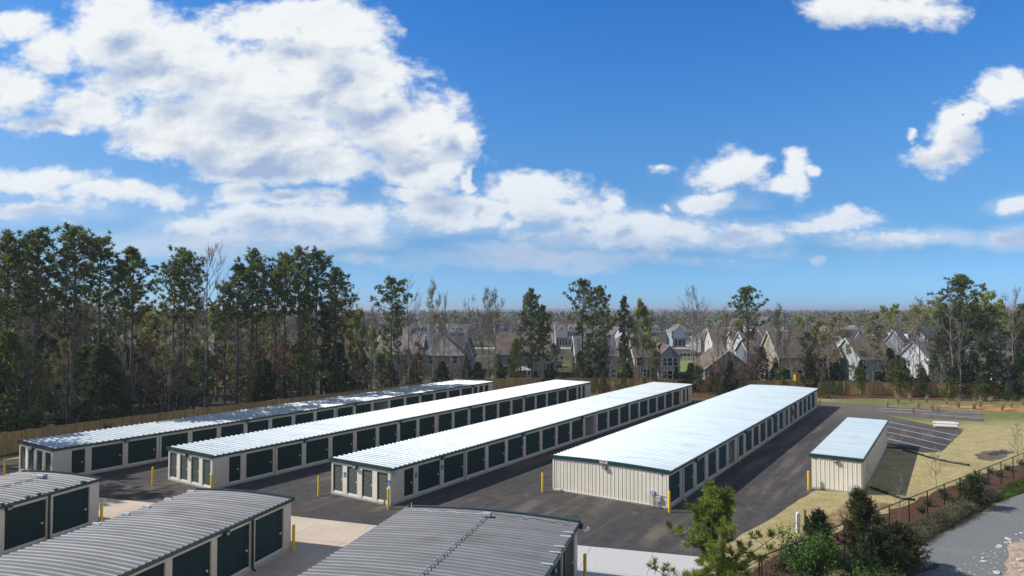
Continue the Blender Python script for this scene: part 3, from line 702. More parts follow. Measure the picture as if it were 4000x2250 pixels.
# ------------------------------------------------------------------ bollards
def bollard_mesh():
    m = MB(); n = 16; prof = [(0,.0),(.088,0.0),(.088,1.38),(.080,1.42),(.062,1.455),(.035,1.48),(.0,1.487)]
    vs = []; 
    for r_, z in prof[1:-1]:
        for j in range(n): vs.append((r_*math.cos(2*math.pi*j/n), r_*math.sin(2*math.pi*j/n), z))
    k = len(prof) - 2; fs = [(i*n+j, i*n+(j+1)%n, (i+1)*n+(j+1)%n, (i+1)*n+j) for i in range(k-1) for j in range(n)]
    vs.append((0,0,1.487)); fs += [((k-1)*n+j, (k-1)*n+(j+1)%n, len(vs)-1) for j in range(n)]
    m.add(vs, fs); return m
BP = [((-42.9,58.2),'yellow bollard at the left front corner of the tree-shaded storage row'),((-37.35,54.9),'yellow bollard at the right front corner of the tree-shaded row, half behind a grey roof'),
 ((-28.67,54.94),'yellow bollard at the left front corner of the second storage row'),((-22.9,52.5),'yellow bollard at the right front corner of the second storage row'),
 ((-26.55,44.6),'yellow bollard on pale concrete beside the bottom left grey-roofed building'),((-12.75,40.3),'yellow bollard on the shaded concrete beside the four-door grey-roofed building'),
 ((-14.56,51.86),'yellow bollard at the left front corner of the row with blue signs'),((-8.7,48.45),'yellow bollard in front of the last front door of the blue-sign row'),
 ((2.35,53.0),'yellow bollard left of the blank ribbed end wall'),((10.9,47.74),'yellow bollard at the right corner of the ribbed end wall with meters'),
 ((23.11,53.66),'yellow bollard beside the small building standing alone at right'),((3.75,35.55),'yellow bollard at the corner of the widest grey roof, cut by the photo edge'),
 ((44.3,98.6),'far yellow bollard by the far right corner of the widest white-roofed building'),((27.9,104.3),'far yellow bollard behind the end of the blue-sign storage row'),
 ((13.3,107.6),'far yellow bollard behind the end of the second storage row')]
bm0 = None
for p, lab in BP:
    if bm0 is None:
        bm0 = bollard_mesh().build('bollard', 'yellow', smooth=True); o = bm0
    else: o = bm0.copy(); COL.objects.link(o)
    o.location = (*p, 0); tag(o, lab, 'bollard', 'yellow safety bollards')

# ------------------------------------------------------------------ fences
def board_fence(pts, label, Hf=2.1, step=2.44, cat='fence', mat='fence', name='wooden_fence', tilt=0):
    root = empty(name, (pts[0][0], pts[0][1], 0)); tag(root, label, cat)
    o0 = Vector((pts[0][0], pts[0][1], 0)); rnd = random.Random(len(pts) + 7)
    boards = MB(); rails = MB(); cap = MB(); posts = []; d_acc = 0
    for i in range(len(pts) - 1):
        a = Vector((*pts[i], 0)) - o0; b = Vector((*pts[i+1], 0)) - o0; L = (b-a).length; t = (b-a) / L; n = Vector((-t.y, t.x, 0))
        k = max(1, round(L / .15)); w = L / k
        for j in range(k):
            p = a + t * (j*w); q = a + t * ((j+1)*w - .012); off = n * rnd.choice((0, 0, .012)); h = Hf - .04 + rnd.uniform(-.015, .015)
            vs = [p+off, q+off, q+off+n*.02, p+off+n*.02]; vs = [(v.x, v.y, .03) for v in vs] + [(v.x, v.y, h) for v in vs]
            boards.add(vs, [(4,5,6,7),(0,1,5,4),(1,2,6,5),(2,3,7,6),(3,0,4,7)])
        for z in (.35, 1.05, 1.75):
            p = a + n*.034; q = b + n*.034
            vs = [(p.x,p.y,z),(q.x,q.y,z),(q.x+n.x*.04,q.y+n.y*.04,z),(p.x+n.x*.04,p.y+n.y*.04,z)]; vs += [(x,y,zz+.09) for x,y,zz in vs]
            rails.add(vs, [(0,3,2,1),(4,5,6,7),(0,1,5,4),(2,3,7,6)])
        p = a - n*.03; q = b - n*.03; m_ = n*.12
        vs = [(p.x,p.y,Hf-.03),(q.x,q.y,Hf-.03),(q.x+m_.x,q.y+m_.y,Hf-.03),(p.x+m_.x,p.y+m_.y,Hf-.03)]; vs += [(x,y,Hf+.02) for x,y,_ in vs]
        cap.add(vs, [(0,3,2,1),(4,5,6,7),(0,1,5,4),(2,3,7,6),(1,2,6,5),(3,0,4,7)])
        kk = max(1, round(L / step))
        for j in range(kk): posts.append(a + t * (L * j / kk))
    posts.append(Vector((*pts[-1], 0)) - o0)
    boards.build('boards', mat, root); rails.build('rail', mat, root); cap.build('cap_rail', mat, root)
    pm = MB().box(-.07, .07, -.14, .0, 0, Hf + .06).box(-.085, .085, -.155, .015, Hf + .06, Hf + .10)
    me = bpy.data.meshes.new('post'); me.from_pydata(pm.v, [], pm.f); me.materials.append(M[mat]); me.update()
    for p in posts[:96]:
        o = link('post', me, root, p); o.rotation_euler = (0, 0, math.atan2(t.y, t.x))
    return root
FL = [(-58,46),(-52.5,58.5),(-50.3,64.0),(-49.2,66.6),(-47.2,69.9),(-44.3,74.6),(-40.6,79.4),(-37.0,83.8),(-33.4,88.3),(-29.6,92.8),(-25.5,97.8),(-20.9,103.1),(-17.7,107.2),(-13.7,112.0),(-9.0,115.6),(-3.75,118.0)]
board_fence(FL, 'tall wooden board fence running along the left wood behind the shaded row')
FB = [(-3.6,118.1),(5.2,117.6),(17.7,115.2),(29.8,113.6),(40,113.0),(47.8,112.5),(57.7,110.4),(65.7,108.7),(73.7,107.3),(79,105.8),(95,103.4),(112,100.8)]
board_fence([FB[0], (5.2,120.3),(17.7,119.0),(30,117.5),(47.8,115.2),(57.7,113.6),(65.7,112.2),(73.7,110.8),(79,109.9),(95,107.4),(112,104.8)], 'wooden board fence along the back with young evergreens and mulch before it')

def chain_fence():
    pts = [Vector((4.8,28.3)), Vector((12.2,34.1)), Vector((43.8,58.8)), Vector((62,71.8))]
    root = empty('chain_link_fence', (4.8, 28.3, 0)); tag(root, 'low black chain-link fence between the mulch bed and the gravel road', 'fence')
    o0 = pts[0]; H_ = 1.8; wires = MB(); rail = MB()
    pm = MB().tube([(0,0,0),(0,0,H_ + .03)], .040, 8); me = bpy.data.meshes.new('post'); me.from_pydata(pm.v, [], pm.f); me.materials.append(M['black']); me.update()
    for i in range(3):
        a = pts[i] - o0; b = pts[i+1] - o0; L = (b-a).length; t = (b-a)/L
        k = round(L / 2.9)
        for j in range(k + (i == 2)):
            p = a + t * (L*j/k); link('post', me, root, (p.x, p.y, 0))
            if i == 1 and j == 0:
                p = a + t*.22; link('post', me, root, (p.x, p.y, 0))
        rail.tube([(a.x,a.y,H_),(b.x,b.y,H_)], .030, 6); rail.tube([(a.x,a.y,.08),(b.x,b.y,.08)], .006, 4)
        g_ = .11; n = int(L / g_); hw = .0028; up = H_ / g_
        for j in range(-int(up), n):
            for sg in (1, -1):
                x0 = j * g_; x1 = x0 + H_
                if sg == 1: z0, z1 = .06, H_
                else: z0, z1 = H_, .06
                if x0 < 0: f = -x0 / (x1 - x0); z0 = z0 + (z1 - z0) * f; x0 = 0
                if x1 > L: f = (x1 - L) / (x1 - x0); z1 = z1 + (z0 - z1) * f; x1 = L
                if x1 <= x0: continue
                p = a + t*x0; q = a + t*x1
                wires.add([(p.x,p.y,z0-hw),(q.x,q.y,z1-hw),(q.x,q.y,z1+hw),(p.x,p.y,z0+hw)], [(0,1,2,3)])
    wires.build('mesh_fabric', 'black', root); rail.build('top_rail', 'black', root)
chain_fence()
# ------------------------------------------------------------------ plants: prototype meshes
def ub(rnd, zmin=-1.0):
    while True:
        v = Vector((rnd.uniform(-1,1), rnd.uniform(-1,1), rnd.uniform(-1,1)))
        if .05 < v.length < 1 and v.z >= zmin: return v.normalized()
def blades(m, p, rnd, n, ln, wd, up=.0, axis=None):
    for _ in range(n):
        d = ub(rnd)
        if axis is not None: d = (d + axis * 1.1).normalized()
        d.z += up; d.normalize(); s = d.cross(ub(rnd)).normalized() * wd; L = ln * rnd.uniform(.65, 1.1)
        o = len(m.v); q = p + d * L
        m.v += [tuple(p - s), tuple(p + s), tuple(q)]; m.f.append((o, o+1, o+2))
def leaf(m, p, rnd, s):
    d = ub(rnd); a = d.cross(ub(rnd)).normalized() * s; b = d.cross(a).normalized() * s * .7; o = len(m.v)
    m.v += [tuple(p - a), tuple(p - b), tuple(p + a), tuple(p + b)]; m.f.append((o, o+1, o+2, o+3))
def wob(p, q, rnd, k, amp):
    pts = []
    for i in range(k + 1):
        t = i / k; v = p.lerp(q, t)
        if 0 < i < k: v += Vector((rnd.uniform(-amp, amp), rnd.uniform(-amp, amp), rnd.uniform(-amp, amp) * .5))
        pts.append(v)
    return pts
def pine(seed, H=20, cb=.5, Rm=3.4, nb=46, tufts=8, blade=15, lean=(0,0), full=.92, ln=.46, wd=.062, dead=7, side=None, r0=None):
    rnd = random.Random(seed); tr = MB(); cr = MB()
    pts = []; x = y = 0.0; K = 9
    for i in range(K + 1):
        t = i / K; x += rnd.uniform(-.10, .10); y += rnd.uniform(-.10, .10)
        pts.append(Vector((x + lean[0]*t*t*H, y + lean[1]*t*t*H, H*t)))
    r0 = r0 or H * .0105
    tr.tube(pts, [r0 * (1.15 if i == 0 else 1) * (1 - .86 * (i/K)**1.25) for i in range(K+1)], 7)
    def axis(t):
        f = t * K; i = min(int(f), K-1); return pts[i].lerp(pts[i+1], f - i)
    for i in range(dead):
        t = rnd.uniform(cb*.35, cb); a = rnd.uniform(0, 6.283); L = rnd.uniform(.6, 2.2); p = axis(t)
        q = p + Vector((math.cos(a)*L, math.sin(a)*L, rnd.uniform(-.2, .7))); tr.tube(wob(p, q, rnd, 3, .12), [.035, .028, .02, .01], 3)
    ga = rnd.uniform(0, 6.28)
    for i in range(nb):
        u = (i + rnd.uniform(0, .8)) / nb; t = cb + (1 - cb) * u ** .92
        prof = (.50 + 1.5*u) if u < .33 else (1 - ((u-.33)/.67) ** 1.9) ** .72
        L = Rm * max(.16, prof) * rnd.uniform(.5, 1.12)
        if u < .4 and rnd.random() > full: continue
        ga += 2.4 + rnd.uniform(-.5, .5)
        if side is not None and math.cos(ga - side) < -.2: L *= .6
        el = R(6 + 52*u + rnd.uniform(-10, 14)); p = axis(min(t, .99))
        d = Vector((math.cos(ga)*math.cos(el), math.sin(ga)*math.cos(el), math.sin(el)))
        mid = p + d*L*.55 + Vector((0,0,-.05*L)); q = p + d*L + Vector((0,0,.14*L))
        bp = [p, p.lerp(mid,.5) + Vector((rnd.uniform(-.08,.08),rnd.uniform(-.08,.08),0)), mid, q]
        rb = .028 + .013*L; tr.tube(bp, [rb, rb*.75, rb*.5, .014], 4, False)
        nt = max(3, int(tufts * L / Rm * rnd.uniform(.8, 1.4)))
        for k in range(nt):
            s = .35 + .65 * (k + rnd.random()) / nt; base = mid.lerp(q, (s-.5)/.5) if s > .5 else bp[1].lerp(mid, max(0,(s-.25)/.25))
            off = Vector((rnd.uniform(-1,1), rnd.uniform(-1,1), rnd.uniform(-.25,.75))) * L * .27 * (1.25 - .6*s)
            c = base + off; tr.tube([base, c], [.018, .009], 3, False)
            for _ in range(rnd.choice((1, 2, 2, 3))):
                cc = c + Vector((rnd.uniform(-.3,.3), rnd.uniform(-.3,.3), rnd.uniform(-.12,.3)))
                blades(cr, cc, rnd, blade, ln, wd, .35)
    for _ in range(5): blades(cr, pts[-1] + Vector((rnd.uniform(-.25,.25), rnd.uniform(-.25,.25), rnd.uniform(-.4,.1))), rnd, blade, ln, wd, .4)
    return tr, cr
def bare(seed, H=17, fork=.38, spread=.55, depth=4, r0=None, bud=0, leafs=.09, minr=.013, upright=.0, kids=(3,4), lean=(0,0)):
    rnd = random.Random(seed); tr = MB(); cr = MB()
    r0 = r0 or H * .0095
    def grow(p, d, L, r, lv):
        k = 3 if lv < 3 else 2; pts = [p]; c = p; dd = d.copy()
        for i in range(k):
            dd = (dd + Vector((rnd.uniform(-.13,.13), rnd.uniform(-.13,.13), rnd.uniform(-.03,.14) + upright*.15))).normalized()
            c = c + dd * (L / k); pts.append(c)
        rr = [max(minr, r * (1 - .55 * i / k)) for i in range(k+1)]
        tr.tube(pts, rr, 5 if lv == 0 else (4 if lv < 2 else 3), False)
        if lv >= depth:
            for _ in range(bud): leaf(cr, pts[-1] + Vector((rnd.gauss(0,.16), rnd.gauss(0,.16), rnd.gauss(0,.16))), rnd, leafs * rnd.uniform(.6, 1.3))
            return
        n = rnd.choice(kids) + (1 if lv == 1 else 0)
        for j in range(n):
            s = 1.0 if j == 0 else rnd.uniform(.35, .95); f = s * k; i = min(int(f), k-1); b = pts[i].lerp(pts[i+1], f - i)
            a = rnd.uniform(0, 6.283); o = dd.orthogonal().normalized(); o2 = dd.cross(o)
            sp = (spread if j else spread*.35) * rnd.uniform(.6, 1.25)
            nd = (dd + (o*math.cos(a) + o2*math.sin(a)) * sp + Vector((0,0,.18 + upright))).normalized()
            grow(b, nd, L * rnd.uniform(.55, .82) * (.95 if j == 0 else .85), r * (.62 if j == 0 else .42), lv + 1)
    # main stem up to the fork, then limbs, with a leader through the crown
    K = 8; pts = []; x = y = 0.0
    for i in range(K + 1):
        t = i / K; x += rnd.uniform(-.13, .13); y += rnd.uniform(-.13, .13); pts.append(Vector((x + lean[0]*t*H, y + lean[1]*t*H, H*.9*t)))
    tr.tube(pts, [max(minr*2, r0 * (1 - .9*(i/K)**1.1)) for i in range(K+1)], 6)
    nb = 11 if depth > 3 else 15
    for i in range(nb):
        u = (i + rnd.random()*.7) / nb; t = fork + (1-fork)*u; f = min(t, .995)*K; ii = min(int(f), K-1); p = pts[ii].lerp(pts[ii+1], f-ii)
        a = i*2.4 + rnd.uniform(-.6,.6); el = R(28 + 32*u + upright*25 + rnd.uniform(-8,12))
        L = H * (.17 * (1 - .55*u)) * (spread/.55) * rnd.uniform(.8,1.2)
        grow(p, Vector((math.cos(a)*math.cos(el), math.sin(a)*math.cos(el), math.sin(el))), L, r0*(.42 - .25*u), 1)
    grow(pts[-1], Vector((0,0,1)), H*.07, r0*.15, 2)
    return tr, cr
def cone(seed, H=4, Rb=1.3, n=420, ln=.3, wd=.05, shape=1.0, low=.06, trunk=True):
    rnd = random.Random(seed); tr = MB(); cr = MB(); tr.tube([(0,0,0),(0,0,H*.5),(0,0,H*.96)], [H*.014+.012, H*.009+.008, .006], 5)
    for i in range(n):
        u = rnd.random() ** 1.15; z = H * (low + (1-low) * u); rr = Rb * ((1-u) ** shape) * (.5 + .5*rnd.random()**.5) * (.82 + .26*math.sin(z*3.1 + rnd.random()))
        if u < .12: rr *= .75
        a = rnd.uniform(0, 6.283); p = Vector((rr*math.cos(a), rr*math.sin(a), z + rnd.uniform(-.1,.1)))
        blades(cr, p, rnd, 5, ln, wd, .35, Vector((math.cos(a), math.sin(a), .2)))
        if i % 9 == 0: tr.tube([(0,0,max(.02, z-.15*rr)), p], [.02, .007], 3, False)
    return tr, cr
def bush(seed, rx=1.0, ry=1.0, h=1.0, n=500, s=.08, stems=14, blade=False):
    rnd = random.Random(seed); tr = MB(); cr = MB()
    tips = [Vector((rnd.uniform(-.85,.85)*rx, rnd.uniform(-.85,.85)*ry, h*rnd.uniform(.5, 1))) for _ in range(stems)]
    for t in tips: tr.tube(wob(Vector((t.x*.15, t.y*.15, 0)), t, rnd, 3, .08*h), [.03, .02, .014, .006], 3, False)
    for i in range(n):
        t = rnd.choice(tips); k = rnd.uniform(.3, 1.08); p = Vector((t.x*k, t.y*k, t.z*k)) + Vector((rnd.uniform(-.26,.26)*rx, rnd.uniform(-.26,.26)*ry, rnd.uniform(-.16,.16)*h)); p.z = max(p.z, .05)
        if blade: blades(cr, p, rnd, 4, s*2.6, s*.3, .4)
        else: leaf(cr, p, rnd, s*rnd.uniform(.6,1.3))
    return tr, cr
PROTO = {}
def tomesh(key, pair, bark, leafm):
    out = []
    for m, nm, mt in ((pair[0], 'trunk', bark), (pair[1], 'crown', leafm)):
        if not m.f: continue
        me = bpy.data.meshes.new(nm); me.from_pydata(m.v, [], m.f); me.materials.append(M[mt]); me.update()
        if nm == 'trunk': me.polygons.foreach_set('use_smooth', [True]*len(me.polygons))
        out.append((nm, me))
    PROTO[key] = out
for i, (s, kw) in enumerate([(1, dict(H=20, cb=.60, Rm=3.3, nb=40)), (2, dict(H=20, cb=.53, Rm=3.0, nb=42)), (3, dict(H=20, cb=.64, Rm=3.3, nb=36, lean=(.003,0))),
                             (4, dict(H=20, cb=.56, Rm=2.4, nb=36)), (5, dict(H=20, cb=.66, Rm=2.9, nb=32)), (6, dict(H=20, cb=.46, Rm=3.1, nb=42, full=.6))]):
    tomesh('pine%d' % i, pine(s * 11, **kw), 'bark', 'needles')
tomesh('pine_lean', pine(77, H=20, cb=.42, Rm=3.5, nb=58, lean=(.004,0), side=0.0, full=1), 'bark', 'needles')
tomesh('pine_cone', pine(78, H=15, cb=.22, Rm=3.1, nb=64, full=.95), 'bark', 'needles')
tomesh('pine_broad', pine(79, H=15, cb=.30, Rm=3.5, nb=58, full=.85), 'bark', 'needles')
tomesh('pine_slim', pine(80, H=14, cb=.34, Rm=1.35, nb=40, tufts=7, ln=.36), 'bark', 'needles')
tomesh('pine_tier', pine(81, H=16, cb=.48, Rm=3.6, nb=44, full=.75), 'bark', 'needles')
for i in range(3): tomesh('young%d' % i, pine(90+i, H=8, cb=.12, Rm=1.9, nb=40, tufts=6, ln=.36, wd=.045, dead=0), 'bark', 'young')
for i in range(3): tomesh('bare%d' % i, bare(200+i, H=17, fork=(.38,.45,.34)[i]), 'bark_grey', 'bud_brown')
tomesh('bare_up', bare(210, H=17, fork=.34, spread=.42, upright=.35), 'bark_grey', 'bud_brown')
tomesh('bare_bud', bare(211, H=17, fork=.34, spread=.45, upright=.25, bud=3, leafs=.10), 'bark_grey', 'bud_brown')
tomesh('bare_red', bare(213, H=15, fork=.32, spread=.6, bud=4, leafs=.10), 'bark_grey', 'bud_red')
for i in range(2): tomesh('green_bud%d' % i, bare(220+i, H=14, fork=.30, spread=.5, upright=.2, bud=9, leafs=.14), 'bark_grey', 'bud_green')
for i in range(2): tomesh('brown_bud%d' % i, bare(230+i, H=13, fork=.28, spread=.55, bud=6, leafs=.12), 'bark_grey', 'bud_brown')
for i in range(2): tomesh('sapling%d' % i, bare(240+i, H=8, fork=.22, spread=.5, depth=3, r0=.06, minr=.012), 'bark_grey', 'bud_brown')
tomesh('sap_red', bare(243, H=7, fork=.15, spread=.6, depth=3, r0=.06, bud=5, leafs=.10, minr=.012), 'bark_grey', 'bud_red')
for i in range(2): tomesh('cedar%d' % i, cone(300+i, H=7, Rb=1.9, n=900, ln=.42, wd=.07, shape=.75), 'bark', 'dark_ever')
tomesh('cedar_b', cone(303, H=6, Rb=1.6, n=800, ln=.38, wd=.06, shape=.6, low=.02), 'bark', 'young')
for i in range(3): tomesh('landscape%d' % i, cone(310+i, H=2.6, Rb=.95, n=330, ln=.22, wd=.035, shape=.7 + .1*i, low=.03), 'bark', 'young')
tomesh('sparse_pine', pine(320, H=2.9, cb=.35, Rm=.75, nb=22, tufts=4, ln=.26, wd=.03, dead=0, r0=.035), 'bark', 'young')
tomesh('thicket0', bush(330, 2.4, 2.0, 2.6, 900, .10, 26), 'bark_grey', 'bud_brown')
tomesh('thicket1', bush(331, 2.2, 2.0, 2.4, 1100, .11, 20), 'bark_grey', 'dark_ever')
tomesh('thicket2', bush(332, 2.0, 1.8, 2.2, 1000, .10, 22), 'bark_grey', 'bud_green')
tomesh('mulch_shrub', bush(333, .42, .42, .55, 220, .05, 10), 'bark', 'dark_ever')
tomesh('reed', bush(334, .25, .25, .95, 90, .05, 16, True), 'reed', 'reed')
KIND = {'pine':('pine_tree','pine tree'), 'young':('young_pine','pine tree'), 'bare':('bare_tree','bare tree'), 'green':('budding_tree','tree'), 'brown':('budding_tree','tree'), 'sap':('sapling','sapling'), 'sapling':('sapling','sapling'),
        'cedar':('cedar_tree','cedar tree'), 'landscape':('evergreen_shrub','shrub'), 'sparse':('evergreen_shrub','shrub'), 'thicket':('thicket','bush'), 'mulch':('low_shrub','shrub'), 'reed':('grass_tuft','grass tuft')}
def plant(key, x, y, sc, label, group, rz=None, sz=None, z=0, name=None, cat=None):
    pre = key.rstrip('0123456789').split('_')[0]; nm, ct = KIND[pre]
    r = empty(name or nm, (x, y, z), rz if rz is not None else random.uniform(0, 6.28))
    r.scale = (sc, sc, sz or sc)
    for n_, me in PROTO[key]: link(n_, me, r)
    tag(r, label, cat or ct, group); return r
random.seed(5)
ORD = ['first','second','third','fourth','fifth','sixth','seventh','eighth','ninth','tenth','eleventh','twelfth','thirteenth','fourteenth','fifteenth','sixteenth','seventeenth','eighteenth','nineteenth','twentieth']
def ordw(i):
    if i < 20: return ORD[i]
    t = ['twenty','thirty','forty','fifty'][(i+1)//10 - 2]; k = (i+1) % 10
    return {'twenty':'twentieth','thirty':'thirtieth','forty':'fortieth','fifty':'fiftieth'}[t] if k == 0 else t + '-' + ORD[k-1]
# left fence depth seen in photo column u
def fence_depth(u):
    best = None
    for i in range(len(FL) + len(FB) - 1):
        pts = FL + FB; a, b = pts[i], pts[i+1]; k = (u - 2000) / 2666.15
        d = (b[0]-a[0]) - k*(b[1]-a[1])
        if abs(d) < 1e-9: continue
        s = (k*a[1] - a[0]) / d
        if 0 <= s <= 1: return a[1] + s*(b[1]-a[1])
    return 70 if u < 500 else 108
BASEH = {'pine0':21.2,'pine1':21.2,'pine2':21.2,'pine3':21.2,'pine4':21.2,'pine5':21.2,'pine_lean':21.2,'pine_cone':15.8,'pine_broad':15.9,'pine_slim':14.5,'pine_tier':17,'bare0':18,'bare1':18,'bare2':18,'bare_up':18,'bare_bud':18,'bare_red':16,
         'green_bud0':14,'green_bud1':14,'brown_bud0':13,'brown_bud1':13,'young0':8,'young1':8,'young2':8,'sapling0':8,'sapling1':8,'sap_red':7,'cedar0':7,'cedar1':7,'cedar_b':6}
def put_tree(key, u, vtop, back, label, group, wide=1.0, rz=None):
    Y = fence_depth(u) + back; X = at(u, 0, Y); h = 14 + (1211 - vtop) / 2666.15 * Y
    s = h / BASEH[key]; r = plant(key, X, Y, s * wide, label, group, rz, s); return r
TG = 'tall pines standing behind the left fence'; BG = 'trees behind the back fence'
NAMED = [
 ('pine1', 38,872,5,'tall pine at the very left edge of the photo, crown against cloud',TG,1.0,None),
 ('pine0',138,872,4,'second tall pine from the left edge, dense dome-shaped crown',TG,1.0,None),
 ('pine2',290,862,2.5,'thick-trunked tall pine, third from the left edge, tallest of the wood',TG,1.12,None),
 ('pine4',381,900,3,'tall pine with a flat-topped crown just right of the thickest trunk',TG,1.15,None),
 ('pine3',525,935,3,'pine with a narrow double-peaked crown and close twin trunks at left',TG,1.1,None),
 ('pine5',492,1000,6,'thinner pine leaning on the narrow double-peaked pine',TG,.8,None),
 ('pine2',674,1005,6,'low-crowned pine left of the leafless tree in the left wood',TG,.95,1.0),
 ('pine0',726,955,3,'pine with a round crown immediately left of the tall leafless tree',TG,.95,2.0),
 ('bare1',815,934,4,'tall leafless tree rising between the pines of the left wood','bare trees of the left wood',1.0,None),
 ('pine5',880,1090,4,'bright green pine, full to the ground, right of the tall leafless tree',TG,1.0,None),
 ('pine3',932,1010,5,'slim pine with sparse crown in front of the big middle crowns',TG,1.0,4.0),
 ('pine1',981,948,4,'pine with the leftmost of the three high middle crowns',TG,1.05,1.0),
 ('pine5',1003,985,8,'pine whose lower crown tucks under the leftmost high middle crown',TG,.9,2.4),
 ('bare_bud',1075,972,9,'pale budding tree between the high middle pine crowns','bare trees of the left wood',.7,None),
 ('pine4',1070,1040,5,'pine with sagging lower limb and crown hidden behind neighbours in the middle',TG,.95,5.0),
 ('pine0',1115,975,7,'pine with long bare trunk just left of the highest middle crown',TG,.85,.5),
 ('pine1',1173,940,4,'pine with the highest crown of the middle cluster',TG,1.05,3.3),
 ('pine2',1227,958,4,'pine with a broad crown on the right shoulder of the middle cluster',TG,1.12,0.0),
 ('pine_slim',1196,1080,8,'very thin dark pine trunk within the middle pine cluster',TG,.8,None),
 ('pine_lean',1314,1027,4,'last big pine of the left wood, leaning out towards the open sky',TG,1.1,0.0),
 ('pine_slim',1255,1180,6,'small dark pine standing under the leaning pine',TG,1.5,None),
 ('pine_tier',1530,1074,6,'lone pine with a tiered crown right of the gap in the wood',BG,1.0,2.2),
 ('bare0',1596,1074,4,'tall leafless tree touching the tiered pine on its right',BG,.85,None),
 ('pine_slim',1555,1190,8,'thin pine tucked beside the trunk of the tiered pine',BG,.7,None),
 ('bare_bud',1699,1073,4,'upright tree with pale buds at its tip, between tiered pine and white houses',BG,.85,None),
 ('bare_up',1730,1130,8,'twiggy upright tree right behind the pale-tipped one',BG,1.0,None),
 ('bare2',1836,1152,5,'leafless tree with a thin pointed top left of the twin-stemmed one',BG,.95,1.0),
 ('bare_red',1905,1122,5,'leafless tree, left stem of the reddish-tipped pair above the grey-blue house',BG,.62,None),
 ('bare0',1928,1112,6,'leafless tree, right stem of the reddish-tipped pair above the grey-blue house',BG,.8,2.0),
 ('pine_cone',2073,1120,6,'broad pine, branched low, standing before the grey-blue house',BG,.95,None),
 ('pine_slim',2127,1188,9,'smaller dark pine at the right shoulder of the broad low-branched pine',BG,1.3,None),
 ('pine_tier',2276,1083,7,'tallest open-crowned pine over the side street, one low limb to the left',BG,.92,3.6),
 ('pine_broad',2338,1110,6,'dense full pine touching the open-crowned one on its right',BG,.88,1.2),
 ('pine_slim',2445,1153,6,'very slender dark pine left of the yellow-green tree',BG,.95,None),
 ('green_bud0',2508,1182,8,'yellow-green budding tree right of the slender pine',BG,1.0,None),
 ('bare1',2703,1100,5,'largest leafless tree of the back row, wide fan of limbs',BG,1.05,2.0),
 ('bare_up',2725,1130,8,'leafless tree, thinner stem just right of the wide fan-shaped one',BG,.8,None),
 ('bare_bud',2836,1180,6,'pale-tipped budding tree left of the dark back-row pine',BG,.7,3.0),
 ('pine_tier',2918,1112,6,'dark heavy-crowned pine standing alone right of the middle',BG,.98,0.0),
 ('bare_bud',3049,1168,5,'pale green-tipped tree before the long brown roof of the tan house',BG,.85,1.0),
 ('brown_bud1',3200,1265,5,'wide leafless tree with reddish haze in front of the long brown roof',BG,1.35,None),
 ('brown_bud0',3150,1305,7,'low yellow-brown budding tree left of the pale green gable',BG,1.1,None),
 ('bare2',2998,1300,4,'small leafless tree in front of the tan gable wall',BG,.8,4.0),
 ('bare_bud',3592,1145,6,'tall budding tree right of the pale green gable, pale at the tip',BG,1.15,0.5),
 ('bare0',3722,1096,5,'leafless tree touching the tall pine near the right edge',BG,.9,5.0),
 ('pine_broad',3752,1065,8,'tall bushy pine near the right edge of the photo',BG,1.2,2.5),
 ('pine5',3690,1175,8,'shorter pine left of the tall bushy right-hand pine',BG,.9,1.5),
 ('pine_tier',3858,1190,6,'pine with drooping flat limbs right of the tall bushy pine',BG,.98,4.0),
 ('bare1',3955,1108,4,'dead-looking tree with bent grey limbs near the right edge',BG,.8,.3),
 ('green_bud1',3850,1140,40,'light green tree in leaf behind the drooping-limbed pine',BG,1.2,None),
 ('pine_cone',3998,1180,6,'dark pine cut by the right edge of the photo',BG,1.0,None),
]
for k, u, vt, bk, lab, grp, wide, rz in NAMED: put_tree(k, u, vt, bk, lab, grp, wide, rz)

# ---- filler trees, every one its own object; ordinal counted from the left of the photo
def row(kinds, us, vt, back, what, group, wide=(.8,1.15), seed=1):
    rnd = random.Random(seed); us = sorted(u for u in us if not (back[1] < 20 and u > 1600 and (2165 < u < 2255 or 2655 < u < 2695)))
    for i, u in enumerate(us):
        b = rnd.uniform(*back); v = rnd.uniform(*(vt(u) if callable(vt) else vt)); k = rnd.choice(kinds)
        put_tree(k, u, v, b, what % ordw(i), group, rnd.uniform(*wide))
rs = random.Random(42)
def spread(a, b, n): return [a + (b-a)*(i + rs.uniform(.05,.95))/n for i in range(n)]
row(['pine0','pine1','pine2','pine4','pine5'], spread(-120,1350,15), lambda u:(1110+.02*u,1210), (12,34), 'pine of the second rank deep in the left wood, %s counted from the left', 'second rank of pines in the left wood', (.8,1.1), 1)
row(['bare0','bare1','bare2','bare_up','bare_bud'], spread(-60,1500,30), lambda u:(1080,1250), (5,30), 'leafless tree among the left pines, %s counted from the left', 'bare trees of the left wood', (.8,1.1), 2)
row(['brown_bud0','brown_bud1','green_bud0','green_bud1','bare_bud'], spread(-60,1560,26), lambda u:(1180,1330), (8,36), 'budding understorey tree in the left wood, %s counted from the left', 'budding understorey of the left wood', (.9,1.3), 3)
row(['young0','young1','young2','cedar0','cedar_b','cedar1'], spread(-50,1560,34), lambda u:(1300+.03*u,1450), (2,22), 'small evergreen under the left wood, %s counted from the left', 'small evergreens under the left wood', (.9,1.5), 4)
row(['sapling0','sapling1','sap_red','brown_bud1'], spread(-50,1650,34), lambda u:(1330,1440), (1.2,10), 'thin sapling close behind the left fence, %s counted from the left', 'saplings behind the left fence', (.8,1.3), 5)
row(['pine1','pine3','bare2'], spread(-60,330,6), (900,1080), (8,26), 'background tree of the far left corner of the wood, %s counted from the left', 'second rank of pines in the left wood', (.9,1.1), 15)
